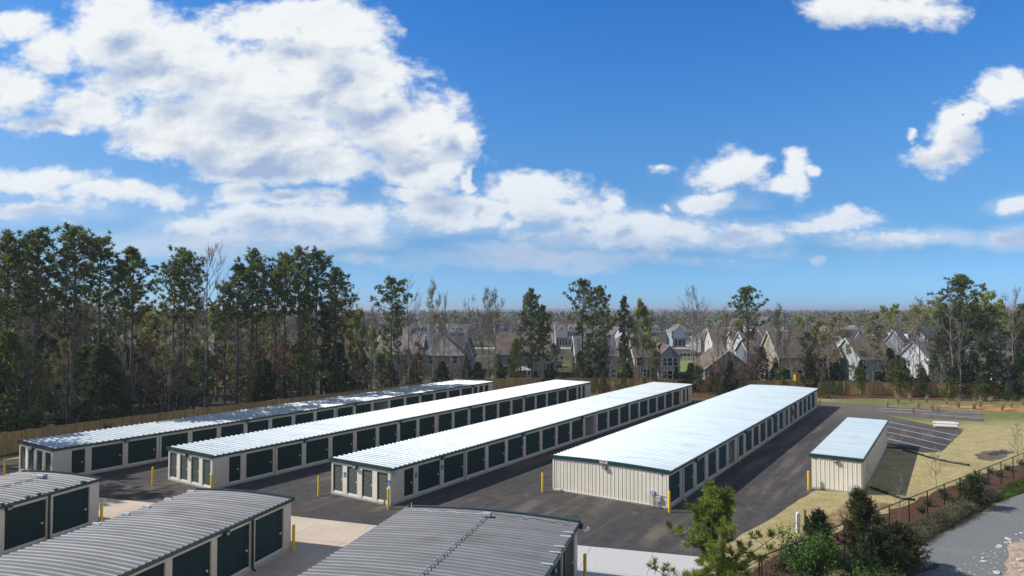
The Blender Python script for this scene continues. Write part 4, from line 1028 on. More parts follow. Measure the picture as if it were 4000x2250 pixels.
# back fence, middle
row(['young0','young1','young2'], [1950,2005,2160,2265,2290,2330,2360,3500,3640,2435,2560], lambda u:(1320,1400), (2,9), 'bright young pine near the back fence, %s counted from the left', 'young pines near the back fence', (.8,1.1), 6)
row(['cedar0','cedar1','dark'] if False else ['cedar0','cedar1'], spread(1600,4080,30), lambda u:(1390 if u<2900 else 1350,1450), (2,9), 'dark bushy cedar low behind the back fence, %s counted from the left', 'cedars behind the back fence', (.9,1.7), 7)
row(['bare_up','bare2','sapling0','sapling1','bare0'], spread(1560,4060,44), lambda u:(1240,1360), (2,12), 'slender leafless tree by the back fence, %s counted from the left', 'slender bare trees by the back fence', (.8,1.1), 8)
row(['sap_red','sapling0','sapling1'], spread(1600,4060,28), lambda u:(1360,1430), (1.5,6), 'twiggy sapling at the back fence, %s counted from the left', 'saplings at the back fence', (.9,1.3), 9)
# right hand wood
row(['bare0','brown_bud1','bare2','bare1','bare_up','bare_bud'], spread(2640,4080,15), lambda u:(1225,1310), (4,16), 'brown twiggy tree near the back fence, %s counted from the left', 'twiggy trees near the back fence', (.9,1.2), 10)
row(['pine4','pine5','young1','pine_cone'], spread(3640,4100,8), lambda u:(1230,1330), (5,16), 'mid-height pine of the right wood, %s counted from the left', 'pines of the right wood', (.9,1.2), 11)
# trees between and beyond the houses
row(['brown_bud0','bare0','green_bud0','bare2','bare_bud','brown_bud1'], spread(1480,4050,56), lambda u:(1222,1262) if u<3400 else (1190,1235), (150,240), 'tree beyond the far houses, %s counted from the left', 'trees beyond the far houses', (1.1,1.5), 12)
row(['pine0','pine4','pine5','bare1'], spread(1430,4050,26), lambda u:(1213,1245), (195,260), 'evergreen or bare tree on the far edge of the estate, %s counted from the left', 'trees on the far edge of the estate', (.9,1.3), 13)
row(['green_bud0','green_bud1','bare_bud'], [1850,1880,1915,3120,3560,3690,3760,3920,3975,4020,3600], lambda u:(1290,1310) if u<2000 else (1180,1240), (100,135), 'bright yellow-green tree among the houses, %s counted from the left', 'budding trees among the houses', (1.0,1.4), 14)
row(['green_bud1','brown_bud0','bare0','green_bud0'], spread(3450,4150,18), lambda u:(1165,1225), (90,150), 'green-hazed tree rising behind the right-hand roofs, %s counted from the left', 'green-hazed trees of the right wood', (1.0,1.4), 16)
# trees left of the frame that shade the roofs and the yard
for i, (x, y, k, h) in enumerate([(-54,52,'pine0',22),(-58,57,'pine2',21),(-61,50,'pine1',23),(-56,46,'pine5',20),(-63,62,'pine4',22)]):
    plant(k, x, y, h/20, 'pine just outside the left edge of the photo, ' + ordw(i) + ' going away', 'pines outside the left edge')

# ------------------------------------------------------------------ landscaping shrubs, grasses
LS = [(49.6,109.0,'landscape0',1.0),(52.9,112.9,'landscape1',.8),(54.0,112.6,'landscape0',.85),(57.0,112.8,'sparse_pine',1.15),(55.9,109.7,'sparse_pine',.9),(62.2,110.4,'sparse_pine',1.1),(66.5,110.6,'landscape2',1.1),
      (63.4,109.8,'sparse_pine',.95),(69.6,108.9,'landscape0',1.1),(72.0,105.9,'landscape1',1.0),(74.4,108.0,'sparse_pine',1.1),(77.4,106.8,'landscape1',1.0),(80.6,107.4,'sparse_pine',1.1),
      (14.1,116.2,'landscape1',1.0),(15.6,117.2,'landscape2',1.2),(19.0,116.5,'landscape0',1.0),(22.5,116.3,'landscape1',.8),(31.0,114.3,'sparse_pine',1.2),(34.1,113.6,'landscape2',1.15),(38.0,113.2,'landscape0',.9),(44.5,112.2,'sparse_pine',1.2),(8.5,118.2,'landscape1',1.0),(28,114.9,'landscape0',.7)]
for i, (x, y, k, s) in enumerate(sorted(LS, key=lambda t: t[0]/t[1])):
    plant(k, x, y, s*1.2, 'young evergreen on the back mulch bed, %s counted from the left' % ordw(i), 'young evergreens along the back fence')
MSH = [(32.7,52.2),(31.9,50.9),(35.9,55.0),(38.6,57.2),(37.9,55.4),(41.1,59.0),(40.9,57.8),(43.2,59.8),(46.0,62.2),(29.8,49.2),(28.3,47.6),(15.6,38.4),(14.4,37.2)]
for i, (x, y) in enumerate(MSH):
    plant('mulch_shrub', x, y, random.uniform(.9,1.3), 'small dark shrub on the mulch behind the chain-link fence, %s going away' % ordw(i), 'low shrubs on the right mulch bed')
rr = random.Random(9)
us = sorted([3460,3500,3547,3580,3634,3657,3735,3795,3820,3862,3905,3940,3985,3560,3612,3690] )
for i, u in enumerate(us):
    v = rr.uniform(1568,1618); Y = 14*2666.15/(v-1211); plant('reed', at(u,0,Y), Y, rr.uniform(1.0,1.7), 'tuft of dry ornamental grass on the clay bank, %s counted from the left' % ordw(i), 'dry grass tufts on the clay bank')
for (x, y, s, lab) in [(25.2,45.1,.42,'thin staked sapling inside the chain-link fence nearest the cedar'),(33.0,53.4,.46,'thin leafless sapling in the middle of the chain-link fence run'),(44.9,60.9,.5,'thin leafless sapling by the chain-link fence at the right edge'),(27.1,52.0,.3,'thin leafless sapling at the near corner of the lone small building')]:
    plant('sapling0', x, y, s, lab, 'young planted saplings')

# ------------------------------------------------------------------ foreground plants
def fg_pine():
    rnd = random.Random(501); tr = MB(); cr = MB(); H = 6.5
    pts = [Vector((.25*math.sin(i*.8)*.4, .15*math.cos(i), H*i/8)) for i in range(9)]
    tr.tube(pts, [.10*(1-.85*i/8)+.01 for i in range(9)], 8)
    def tuft(p, axis, n=34, ln=.28):
        for _ in range(n):
            d = (ub(rnd) * .85 + axis * rnd.uniform(.4, 1.3)).normalized(); L = ln * rnd.uniform(.7, 1.15); s = d.cross(ub(rnd)).normalized() * .010
            q = p + d*L*.55 + Vector((0,0,.01)); e = p + d*L - Vector((0,0,.03*L*6*.3)); o = len(cr.v)
            cr.v += [tuple(p-s), tuple(p+s), tuple(q+s), tuple(q-s), tuple(e)]; cr.f += [(o,o+1,o+2,o+3),(o+3,o+2,o+4)]
    def limb(p, a, el, L, dens=1.0, droop=0.0):
        d = Vector((math.cos(a)*math.cos(el), math.sin(a)*math.cos(el), math.sin(el)))
        q1 = p + d*L*.5 + Vector((0,0,-.05*L - droop*.4)); q2 = p + d*L + Vector((0,0,.10*L - droop*.2)); bp = [p, p.lerp(q1,.5), q1, q1.lerp(q2,.5), q2]
        tr.tube(bp, [.028+.008*L, .024, .02, .014, .008], 5, False)
        n = max(4, int(L * 9 * dens))
        for k in range(n):
            t = .25 + .75*(k + rnd.random())/n; f = t*4; i = min(int(f), 3); b = bp[i].lerp(bp[i+1], f-i)
            off = Vector((rnd.uniform(-1,1), rnd.uniform(-1,1), rnd.uniform(-.1,.9))) * (.18 + .22*L*(1.1-t)); c = b + off
            tr.tube([b, b.lerp(c,.6) - Vector((0,0,.03)), c], [.011, .009, .006], 4, False); ax = (off.normalized() + Vector((0,0,.7))).normalized()
            tuft(c, ax); tuft(b.lerp(c,.6), ax, 14); tuft(c - ax*.12, ax, 14)
        tuft(q2, (d + Vector((0,0,.6))).normalized(), 34)
    ga = 0
    z = 1.0
    while z < H - .25:
        u = z / H
        for k in range(3 if u < .75 else 4):
            ga += 2.2 + rnd.uniform(-.4,.4); L = (1.4 if u < .45 else 1.22 if u < .62 else 1.0 if u < .8 else .7) * rnd.uniform(.7, 1.12)
            f = u*8; i = min(int(f),7); limb(pts[i].lerp(pts[i+1], f-i) + Vector((0,0,rnd.uniform(-.1,.15))), ga, R(12 + 45*u**2), L)
        z += .42 if u < .7 else .34
    for k in range(6): limb(pts[8] - Vector((0,0,.25 + .12*k)), k*1.3, R(60), .42, 1.4)
    tuft(pts[8], Vector((0,0,1)), 60, .3)
    limb(Vector((0,0,H*.62)), R(8), R(16), 2.7, .45, .25); limb(Vector((0,0,H*.43)), R(172), R(14), 2.7, .5, .3)
    limb(Vector((0,0,H*.66)), R(165), R(20), 1.9, .9); limb(Vector((0,0,H*.52)), R(15), R(10), 1.9, .9)
    Y = 27.5; r = empty('pine_tree', (at(2795,0,Y), Y, 0))
    tr.build('trunk', 'bark', r, True); cr.build('crown', 'needles_fg', r)
    tag(r, 'bright green young pine in the foreground, cut by the bottom edge', 'pine tree')
fg_pine()
def fg_cedar(seed, H, Rb, label, x, y, mat, n=150, name='cedar_tree', cat='cedar tree', off=(0,0)):
    rnd = random.Random(seed); tr = MB(); cr = MB(); tr.tube([(0,0,0),(off[0]*.3,off[1]*.3,H*.5),(off[0],off[1],H*.97)], [.10,.06,.012], 6)
    for i in range(n):
        u = (i+rnd.random())/n; z = H*(.02 + .96*u); a = i*2.4 + rnd.uniform(-.5,.5); L = Rb * ((1-u)**.75) * rnd.uniform(.55, 1.25) + .12
        p = Vector((off[0]*u, off[1]*u, z)); el = R(18 + 40*u + rnd.uniform(-14,14)); d = Vector((math.cos(a)*math.cos(el), math.sin(a)*math.cos(el), math.sin(el)))
        q = p + d*L; tr.tube([p, p.lerp(q,.5) - Vector((0,0,.06*L)), q], [.022,.014,.006], 4, False)
        ns = int(5 + 12*L)
        for k in range(ns):
            t = .2 + .8*(k+rnd.random())/ns; b = p.lerp(q, t) + Vector((0,0,-.06*L*math.sin(3.14*t))); sd = (d*.8 + ub(rnd)*.8 + Vector((0,0,.25))).normalized(); sl = rnd.uniform(.16,.36)*(1.2-.4*t)
            for j in range(7):                                       # feathery spray of scale leaves
                c = b + sd*sl*j/6; dd = (sd + ub(rnd)*.75).normalized(); ll = rnd.uniform(.09,.17); s = dd.cross(ub(rnd)).normalized()*.024; o = len(cr.v)
                cr.v += [tuple(c-s), tuple(c+s), tuple(c+dd*ll)]; cr.f.append((o,o+1,o+2))
    r = empty(name, (x, y, 0)); tr.build('trunk', 'bark', r, True); cr.build('crown', mat, r); tag(r, label, cat); return r
fg_cedar(601, 4.0, 1.75, 'large dark olive cedar beside the gravel road, near the bottom right', 19.6, 37.6, 'cedar', 230, off=(-.7,0))
fg_cedar(602, 2.5, 1.7, 'spreading cedar at the right foot of the large dark cedar', 20.5, 36.5, 'cedar', 150)
fg_cedar(603, 2.7, 1.2, 'small blue-green cedar on the left side of the large dark cedar', 17.0, 38.2, 'dark_ever', 130)
fg_cedar(604, 2.7, 2.0, 'low dark cedar below the large one at the bottom edge', 18.5, 35.0, 'dark_ever', 150)
fg_cedar(605, 2.1, 1.3, 'small bronze cedar standing alone between the fence and the gravel road', 32.6, 48.7, 'cedar', 80)
def fg_bush(seed, x, y, rx, ry, h, n, s, mat, label, name='leafy_shrub', cat='shrub', stems=30):
    tr, cr = bush(seed, rx, ry, h, n, s, stems); r = empty(name, (x, y, 0)); tr.build('stems', 'bark_grey', r); cr.build('foliage', mat, r); tag(r, label, cat)
fg_bush(701, 15.1, 35.3, 1.35, 1.2, 2.5, 9000, .055, 'shrub_green', 'leafy bright green shrub covering the chain-link fence left of the cedars')
fg_bush(702, 10.6, 29.2, 1.6, 1.4, 2.5, 8000, .05, 'dark_ever', 'dark leafy shrub at the right foot of the foreground pine')
fg_bush(703, 17.6, 33.6, 1.2, 1.2, 1.6, 4000, .045, 'shrub_green', 'low grey-green shrub at the bottom edge below the cedars')
fg_bush(704, 14.2, 33.4, 1.3, .9, 1.1, 2500, .045, 'scrub', 'thin brownish shrub against the chain-link fence at the bottom edge')
# scrub and weeds on the verge: countless stems, one mass each
def scatter(name, mat, pts, n, fn, label, cat, seed):
    rnd = random.Random(seed); m = MB(); a0, b0 = pts
    for _ in range(n):
        t = rnd.random(); w = rnd.random(); p = Vector(a0[0]).lerp(Vector(a0[1]), t).lerp(Vector(b0[0]).lerp(Vector(b0[1]), t), w)
        fn(m, Vector((p.x, p.y, 0)), rnd, t)
    o = m.build(name, mat); tag(o, label, cat, kind='stuff'); return o
def scr(m, p, rnd, t):
    if math.sin(p.x*1.1) + math.sin(p.y*.7+1) < rnd.uniform(-1.2, .8): return
    for _ in range(3):
        d = Vector((rnd.gauss(0,.55), rnd.gauss(0,.55), 1)).normalized(); h = rnd.uniform(.25,.95); s = d.cross(ub(rnd)).normalized()*.012; q = p + d*h; o = len(m.v)
        m.v += [tuple(p-s), tuple(p+s), tuple(q)]; m.f.append((o,o+1,o+2)); leaf(m, p.lerp(q, rnd.uniform(.3,1)), rnd, .045)
def wd_(m, p, rnd, t):
    for _ in range(3): 
        h = rnd.uniform(.08,.3); q = p + Vector((rnd.gauss(0,.08), rnd.gauss(0,.08), h)); s = Vector((rnd.uniform(-1,1), rnd.uniform(-1,1), 0)).normalized()*.018; o = len(m.v)
        m.v += [tuple(p-s), tuple(p+s), tuple(q)]; m.f.append((o,o+1,o+2))
scatter('scrub', 'scrub', (((22.5,41.2),(36.5,52.2)), ((23.9,41.0),(35.8,51.0))), 13000, scr, None, None, 21)
scatter('weeds', 'grassy', (((22.5,41.0),(33,50)), ((24.0,41.1),(32.6,48.5))), 9000, wd_, None, None, 22)
scatter('weeds', 'grassy', (((33,50),(60,70)), ((32.6,48.5),(60,66.2))), 22000, wd_, None, None, 23)
def strawf(m, p, rnd, t):
    for _ in range(2):
        h = rnd.uniform(.04,.12); q = p + Vector((rnd.gauss(0,.09), rnd.gauss(0,.09), h)); s = Vector((rnd.uniform(-1,1), rnd.uniform(-1,1), 0)).normalized()*.012; o = len(m.v)
        m.v += [tuple(p-s), tuple(p+s), tuple(q)]; m.f.append((o,o+1,o+2))
scatter('straw', 'reed', (((12.2,36.2),(25.0,51.0)), ((15.4,40.6),(27.5,49.6))), 22000, strawf, None, None, 24)

# ------------------------------------------------------------------ far woods (one mass each)
def far_wood(name, mat, n, y0, y1, hh, sz, seed, leaves, tri, ratio=1.75, dens=None, trunk=True):
    rnd = random.Random(seed); m = MB()
    for _ in range(n):
        Y = y0 * (y1/y0) ** rnd.random(); X = rnd.uniform(-.86, .86) * Y
        h = rnd.uniform(*hh); w = sz * rnd.uniform(.7, 1.25); k = 1 + Y/900
        if trunk and Y < 520:
            o = len(m.v); m.v += [(X-.12,Y-1,0),(X+.12,Y-1,0),(X+.05,Y-1,h*.8),(X-.05,Y-1,h*.8)]; m.f.append((o,o+1,o+2,o+3))
        for _ in range(int(leaves / k)):
            d = ub(rnd) * rnd.random()**.45; p = Vector((X + d.x*w, Y + d.y*w, h - w*ratio*.8 + d.z*w*ratio*.8)); s = tri * k * rnd.uniform(.6,1.3)
            a = ub(rnd)*s; b = ub(rnd)*s; o = len(m.v); m.v += [tuple(p+a), tuple(p+b), tuple(p-(a+b)*.5)]; m.f.append((o,o+1,o+2))
    o = m.build(name, mat); o['kind'] = 'stuff'; return o
M['far_bare'] = leafmat('far_bare_twigs', (.18, .155, .125), .6, 1.4, .05, (1.0,1.0,1.0), .1)
M['far_pine'] = leafmat('far_pine', (.065, .09, .042), .6, 1.4, .05, (1,1,1), .1)
M['far_bud'] = leafmat('far_budding', (.21, .225, .09), .6, 1.4, .05, (1,1,1), .1)
far_wood('far_bare_wood', 'far_bare', 4300, 300, 2600, (9,13.5), 4.2, 1, 90, .50)
far_wood('far_pine_wood', 'far_pine', 900, 330, 2600, (10,15.2), 3.2, 2, 80, .55)
far_wood('far_budding_wood', 'far_bud', 1100, 310, 2600, (9,13.5), 4.0, 3, 70, .50)
m = MB(); rnd = random.Random(4); xs = [-5200 + i*60 for i in range(175)]
vs = []
for i, x in enumerate(xs):
    h = 17 + 5*math.sin(x*.0011+1) + 3*math.sin(x*.0031) + rnd.uniform(-1.2,1.2); vs += [(x, 4200, 0), (x, 4200 + 60, h), (x, 5200, h - 6)]
m.add(vs, [(3*i+j, 3*i+3+j, 3*i+4+j, 3*i+1+j) for i in range(len(xs)-1) for j in range(2)])
M['hill'] = vm('wooded_hill', (.060,.075,.045), .95, .35, .02)
o = m.build('hills', 'hill'); o['kind'] = 'structure'

# ------------------------------------------------------------------ air: thin even haze
hz = MB().box(-6600, 6600, -300, 9400, -1.5, 34); mt = bpy.data.materials.new('haze_air'); mt.use_nodes = True; nt = mt.node_tree; nt.nodes.clear()
vo = nt.nodes.new('ShaderNodeVolumePrincipled'); ou = nt.nodes.new('ShaderNodeOutputMaterial'); vo.inputs['Color'].default_value = (.82, .90, 1.0, 1); vo.inputs['Density'].default_value = .00029; vo.inputs['Anisotropy'].default_value = .2
nt.links.new(vo.outputs[0], ou.inputs['Volume']); ho = hz.build('haze', mt); ho['kind'] = 'stuff'
# ------------------------------------------------------------------ houses beyond the back fence
_win = {}
def window(parent, x, y, z, w, h, face='f', n=1, shutters=False, frame='white'):
    """face 'f': wall looking to -y; 'l': wall looking to -x"""
    for i in range(n):
        W1 = w / n; off = -w/2 + W1*(i+.5)
        p = MB().box(-W1/2+.05, W1/2-.05, -.03, -.005, -h/2, h/2)
        pane = p.build('window', 'glass', parent)
        f = MB(); a = W1/2; b = h/2
        f.box(-a, -a+.09, -.07, -.001, -b-.06, b+.06).box(a-.09, a, -.07, -.001, -b-.06, b+.06).box(-a+.09, a-.09, -.07, -.001, b-.03, b+.06).box(-a+.09, a-.09, -.07, -.001, -b-.06, -b+.04).box(-a+.09, a-.09, -.06, -.031, -.04, .04)
        f.build('frame', frame, pane)
        if face == 'f': pane.location = (x + off, y, z)
        else: pane.location = (x, y + off, z); pane.rotation_euler = (0, 0, R(-90))
    if shutters:
        for sx in (-w/2 - .24, w/2 + .24):
            s = MB().box(-.2, .2, -.05, -.002, -h/2, h/2).build('shutter', 'black', parent)
            s.location = (x + sx, y, z) if face == 'f' else (x, y + sx, z)
            if face == 'l': s.rotation_euler = (0, 0, R(-90))
def gable_box(w, d, e, r, axis, roofm, wallm, root, oh=.35, base=0, nm=('wall','roof')):
    """box w (x) by d (y), eave e, ridge r; axis 'x' ridge runs along x; 'h' hipped"""
    m = MB()
    if axis == 'x':
        m.add([(0,0,base),(w,0,base),(w,d,base),(0,d,base),(0,0,e),(w,0,e),(w,d,e),(0,d,e),(0,d/2,r),(w,d/2,r)],
              [(0,1,5,4),(2,3,7,6),(1,2,6,9,5),(3,0,4,8,7),(4,5,9,8),(6,7,8,9)])
    elif axis == 'y':
        m.add([(0,0,base),(w,0,base),(w,d,base),(0,d,base),(0,0,e),(w,0,e),(w,d,e),(0,d,e),(w/2,0,r),(w/2,d,r)],
              [(0,1,5,8,4),(2,3,7,9,6),(1,2,6,5),(3,0,4,7),(5,6,9,8),(7,4,8,9)])
    else: m.box(0, w, 0, d, base, e)
    m.build(nm[0], wallm, root)
    t = .16; rm = MB()
    def slab(q):  # q: 4 points (upper surface), thickened downwards
        lo = [(x, y, z - t) for x, y, z in q]; rm.add(q + lo, [(0,1,2,3),(7,6,5,4),(0,4,5,1),(1,5,6,2),(2,6,7,3),(3,7,4,0)])
    L = .04 + t
    if axis == 'x':
        sl = (r - e) / (d/2); ez = e - oh*sl + L; rz = r + L
        slab([(-oh,-oh,ez),(w+oh,-oh,ez),(w+oh,d/2,rz),(-oh,d/2,rz)]); slab([(w+oh,d+oh,ez),(-oh,d+oh,ez),(-oh,d/2,rz),(w+oh,d/2,rz)])
    elif axis == 'y':
        sl = (r - e) / (w/2); ez = e - oh*sl + L; rz = r + L
        slab([(-oh,d+oh,ez),(-oh,-oh,ez),(w/2,-oh,rz),(w/2,d+oh,rz)]); slab([(w+oh,-oh,ez),(w+oh,d+oh,ez),(w/2,d+oh,rz),(w/2,-oh,rz)])
    else:
        k = min(w, d)/2; a = (-oh,-oh,e); b = (w+oh,-oh,e); c = (w+oh,d+oh,e); dd = (-oh,d+oh,e)
        if w >= d: p, q = (k, d/2, r), (w-k, d/2, r); fs = [(0,1,5,4),(1,2,5),(2,3,4,5),(3,0,4)]
        else: p, q = (w/2, k, r), (w/2, d-k, r); fs = [(0,1,4),(1,2,5,4),(2,3,5),(3,0,4,5)]
        rm.add([a,b,c,dd,p,q,(-oh,-oh,e-.14),(w+oh,-oh,e-.14),(w+oh,d+oh,e-.14),(-oh,d+oh,e-.14)], fs + [(6,7,1,0),(7,8,2,1),(8,9,3,2),(9,6,0,3),(9,8,7,6)])
    o = rm.build(nm[1], roofm, root)
    # white barge boards and gutter line
    bm = MB()
    def bar(p, q): bm.tube([p, q], .09, 4)
    if axis == 'x':
        for x in (-oh-.02, w+oh+.02): bar((x,-oh,ez-.1),(x,d/2,rz-.1)); bar((x,d+oh,ez-.1),(x,d/2,rz-.1))
        bar((-oh,-oh-.03,ez-.12),(w+oh,-oh-.03,ez-.12))
    elif axis == 'y':
        bar((-oh,-oh-.02,ez-.1),(w/2,-oh-.02,rz-.1)); bar((w+oh,-oh-.02,ez-.1),(w/2,-oh-.02,rz-.1))
    else: bar((-oh,-oh-.03,e-.08),(w+oh,-oh-.03,e-.08)); bar((-oh-.03,-oh,e-.08),(-oh-.03,d+oh,e-.08))
    if bm.f: bm.build('roof_trim', 'white', root)
    return o
def dormer(root, x, y, z, w, h, d, wallm, roofm):
    e = empty('dormer', (x - w/2, y, z)); e.parent = root
    gable_box(w, d, h, h + w*.42, 'y', roofm, wallm, e, .12, 0, ('dormer_wall','dormer_roof'))
    p = MB().box(w*.28, w*.72, -.04, -.005, h*.25, h*.9).build('window', 'glass', e)
def house(label, u0, u1, Z, d, e, r, axis, wall, roof, group='houses beyond the back fence', wins=(), lwins=(), dorms=(), extra=None, chim=None, cat='house', zoff=0):
    x0 = at(u0, 0, Z); w = at(u1, 0, Z) - x0; root = empty('house', (x0, Z, zoff)); tag(root, label, cat, group)
    wm = hmat(wall, 'siding'); rm = hmat(roof, 'roof')
    gable_box(w, d, e, r, axis, rm, wm, root)
    for (fx, z, ww, hh, *o) in wins: window(root, fx*w, 0, z, ww, hh, 'f', *o)
    for (fy, z, ww, hh, *o) in lwins: window(root, 0, fy*d, z, ww, hh, 'l', *o)
    sl = (r - e) / (d/2) if axis == 'x' else 0
    for (fx, fy, ww, hh) in dorms: dormer(root, fx*w, fy*d, e + sl*fy*d + .1, ww, hh, (hh + ww*.45)/max(sl,.4) + .3, wm if wall[0] > .5 else M['white'], rm)
    if chim: MB().box(chim[0]*w-.12, chim[0]*w+.12, d*chim[1]-.12, d*chim[1]+.12, r-1.2, r+.35).build('vent_pipe', 'white', root)
    if extra: extra(root, w, wm, rm)
    return root
def gable_front(x, w, y, e, r, wallc=None, base=0.0, win=None):
    def f(root, W, wm, rm):
        g_ = empty('front_gable', (x*W, y, 0)); g_.parent = root
        gable_box(w, abs(y) + 2.5 if base == 0 else 2.5, e, r, 'y', rm, hmat(wallc, 'siding') if wallc else wm, g_, .3, base, ('gable_wall','gable_roof'))
        if win:
            for (wx, wz, ww, wh) in win: MB().box(wx-ww/2, wx+ww/2, -.04, -.005, wz-wh/2, wz+wh/2).build('window', 'glass', g_)
    return f
def combo(*fs):
    def f(root, W, wm, rm):
        for q in fs: q(root, W, wm, rm)
    return f
def porch(x0, x1, dep, z, n=4):
    def f(root, W, wm, rm):
        p = empty('porch', (x0*W, -dep, 0)); p.parent = root; L = (x1-x0)*W
        MB().box(-.2, L+.2, -.3, dep-.01, z, z+.18).build('porch_roof', rm, p)
        for i in range(n):
            q = L*i/(n-1); MB().box(q-.1, q+.1, 0, .2, 0, z).build('column', 'white', p)
        MB().box(0, L, dep-.05, dep-.01, .3, z-.2).build('porch_shade_slab', 'dark', p)  # dark slab on the wall, painted shade under the porch roof
    return f
def garage(x, w, h=2.3, mat='white'):
    def f(root, W, wm, rm):
        m = MB()
        for i in range(4): m.box(x*W, x*W+w, -.06, -.01, .05+i*h/4, .02+(i+1)*h/4)
        m.build('garage_door', mat, root)
    return f
SL, BL, TAN, CRM, WHT, GRY, PGR, LIL = (.27,.29,.33), (.34,.41,.50), (.48,.40,.29), (.62,.56,.44), (.74,.76,.78), (.34,.34,.35), (.50,.56,.54), (.36,.33,.36)
RB, RG, RD, RT, RP = (.125,.100,.088), (.115,.115,.125), (.045,.047,.055), (.16,.125,.10), (.17,.15,.145)
HG = 'houses in the row directly behind the back fence'
def umb(root, w, wm, rm): pass
house('two-storey grey-blue house with a plain brown roof and a white patio umbrella before it', 1941,2154,143,11,4.95,8.9,'x',SL,RB,HG,
      wins=[(.31,4.0,1.3,1.9,1),(.73,4.0,1.3,1.9,1),(.93,4.0,1.2,1.7,1),(.16,1.3,1.3,2.1,1),(.55,1.3,1.6,2.0,2)])
house('two-storey beige-grey house with a dark grey roof beside the side street', 2252,2408,140,10,4.9,8.3,'x',(.40,.38,.38),RG,HG,
      wins=[(.80,3.7,1.3,2.1,1),(.84,1.0,2.4,1.9,2),(.32,3.7,1.2,1.9,1)])
house('tan-sided gable house squeezed between the beige-grey and the blue-grey house', 2402,2545,164,12,5.2,7.9,'y',(.44,.36,.29),RB,HG,
      wins=[(.12,3.8,1.3,1.7,1),(.52,1.3,1.7,2.2,1)])
house('blue-grey house with a front gable and triple windows on two floors', 2570,2655,138,11,4.6,6.8,'y',(.38,.45,.52),RB,HG,
      wins=[(.53,3.55,3.3,1.6,3),(.53,.95,3.3,1.7,3)])
house('cream-walled wing of the blue-grey house under a wide brown roof', 2478,2568,139.5,10,4.6,8.2,'x',(.55,.48,.37),RB,HG,
      wins=[(.20,3.5,1.2,1.8,1),(.50,1.2,1.4,1.6,2),(.78,1.0,.9,2.1,1)])
house('low grey-sided house with a single long roof slope and one white window', 2752,2935,135,11,2.4,5.9,'y',(.30,.32,.35),RT,HG,
      wins=[(.13,.95,1.25,1.9,1),(.52,1.2,.9,1.7,1)])
house('large tan house with a sunlit gable end and long brown roof', 3039,3278,138,10.5,4.7,9.4,'x',(.50,.42,.29),RB,HG,
      wins=[(.40,3.5,2.4,1.9,2),(.72,3.4,1.6,2.0,2),(.14,1.0,1.6,2.1,1),(.35,1.0,1.5,2.0,1),(.5,1.0,1.6,2.0,1)], lwins=[(.2,3.4,.8,1.6,1)], chim=(.30,.5))
house('pale green house with a bright pointed gable end catching a roof shadow', 3357,3490,133,10.5,4.6,8.2,'x',(.50,.58,.56),RB,HG,
      wins=[(.16,3.3,1.2,1.8,1),(.5,1.2,1.4,1.9,1)], lwins=[(.55,3.2,.9,1.5,1)])
house('white-walled house with a low grey roof half hidden by trees at right', 3627,3790,137,10.5,4.1,7.4,'x',(.70,.72,.74),RG,HG,
      wins=[(.2,2.9,1.2,1.6,1),(.6,1.2,1.4,1.8,1)], lwins=[(.7,2.8,.9,1.4,1)])
house('single-storey grey house with a long tan-grey roof near the right edge', 3835,4120,134,12,2.5,5.4,'x',(.36,.38,.40),(.17,.155,.135),HG,
      wins=[(.4,1.2,1.4,1.5,1)], extra=gable_front(.06,3.4,-.6,4.2,6.0,(.42,.46,.48)))
house('lilac-grey house with a pyramid roof behind the left end of the back fence', 1652,1808,143,12,4.6,8.4,'h',(.34,.31,.34),RP,HG,
      wins=[(.2,3.6,1.2,1.8,1),(.6,1.3,1.4,1.9,1),(.8,3.6,1.2,1.7,1)])
house('house with a broad pale shingle roof at the right end of the left wood', 1470,1642,146,12,4.7,8.5,'x',(.32,.31,.34),RP,HG,
      wins=[(.3,3.6,1.2,1.8,1),(.7,1.3,1.4,1.9,1)])
house('house with a dark slate gable roof just right of the pyramid-roofed one', 1806,1846,152,12,4.0,7.4,'y',(.30,.30,.34),RD,HG)
LWG = 'houses glimpsed through the left wood'
house('grey house with a long brown-grey roof glimpsed through the left wood, left one', 262,505,147,11,4.8,8.6,'x',(.33,.32,.33),RP,LWG, wins=[(.3,3.6,1.2,1.8,1),(.7,3.6,1.2,1.8,1),(.5,1.3,1.4,1.9,1)])
house('grey house with a peaked grey-brown roof glimpsed through the left wood, right one', 700,945,147,12,4.8,9.2,'h',(.34,.32,.33),RP,LWG, wins=[(.2,3.6,1.2,1.8,1),(.6,3.6,1.2,1.8,1),(.5,1.3,1.4,1.9,1)])
house('pale grey house hidden at the far left of the wood', 30,230,147,11,4.6,7.6,'x',(.45,.46,.50),RG,LWG, wins=[(.3,3.4,1.2,1.8,1),(.7,3.4,1.2,1.8,1)])
# second and third rows
G2 = 'houses further back in the estate'
WN = lambda *xs, z=4.6, s=True: [(x, z, .95, 1.5, 1, s) for x in xs]
house('white house with black shutters, two roof dormers and a front gable, seen through bare trees', 1604,1702,240,10,5.9,8.9,'x',WHT,RG,G2, wins=WN(.2,.45,.68,.88), dorms=[(.2,.08,1.5,1.2),(.45,.08,1.5,1.2)], extra=gable_front(.6,3.4,-.5,6.0,8.0,WHT,3.0))
house('white house with a bare grey roof left of the shuttered white one', 1555,1600,236,11,5.0,8.0,'x',WHT,RP,G2)
house('dark-roofed house with twin dormers between the bare trees left of centre', 1748,1826,262,10,5.6,8.4,'x',(.5,.5,.52),RG,G2, wins=WN(.3,.7), dorms=[(.28,.08,1.5,1.2),(.5,.08,1.5,1.2)])
house('small white gabled house beyond the yellow-green trees', 1935,1990,275,9,5.2,8.0,'x',WHT,RD,G2, wins=WN(.3,.7,s=False), dorms=[(.5,.1,1.3,1.1)])
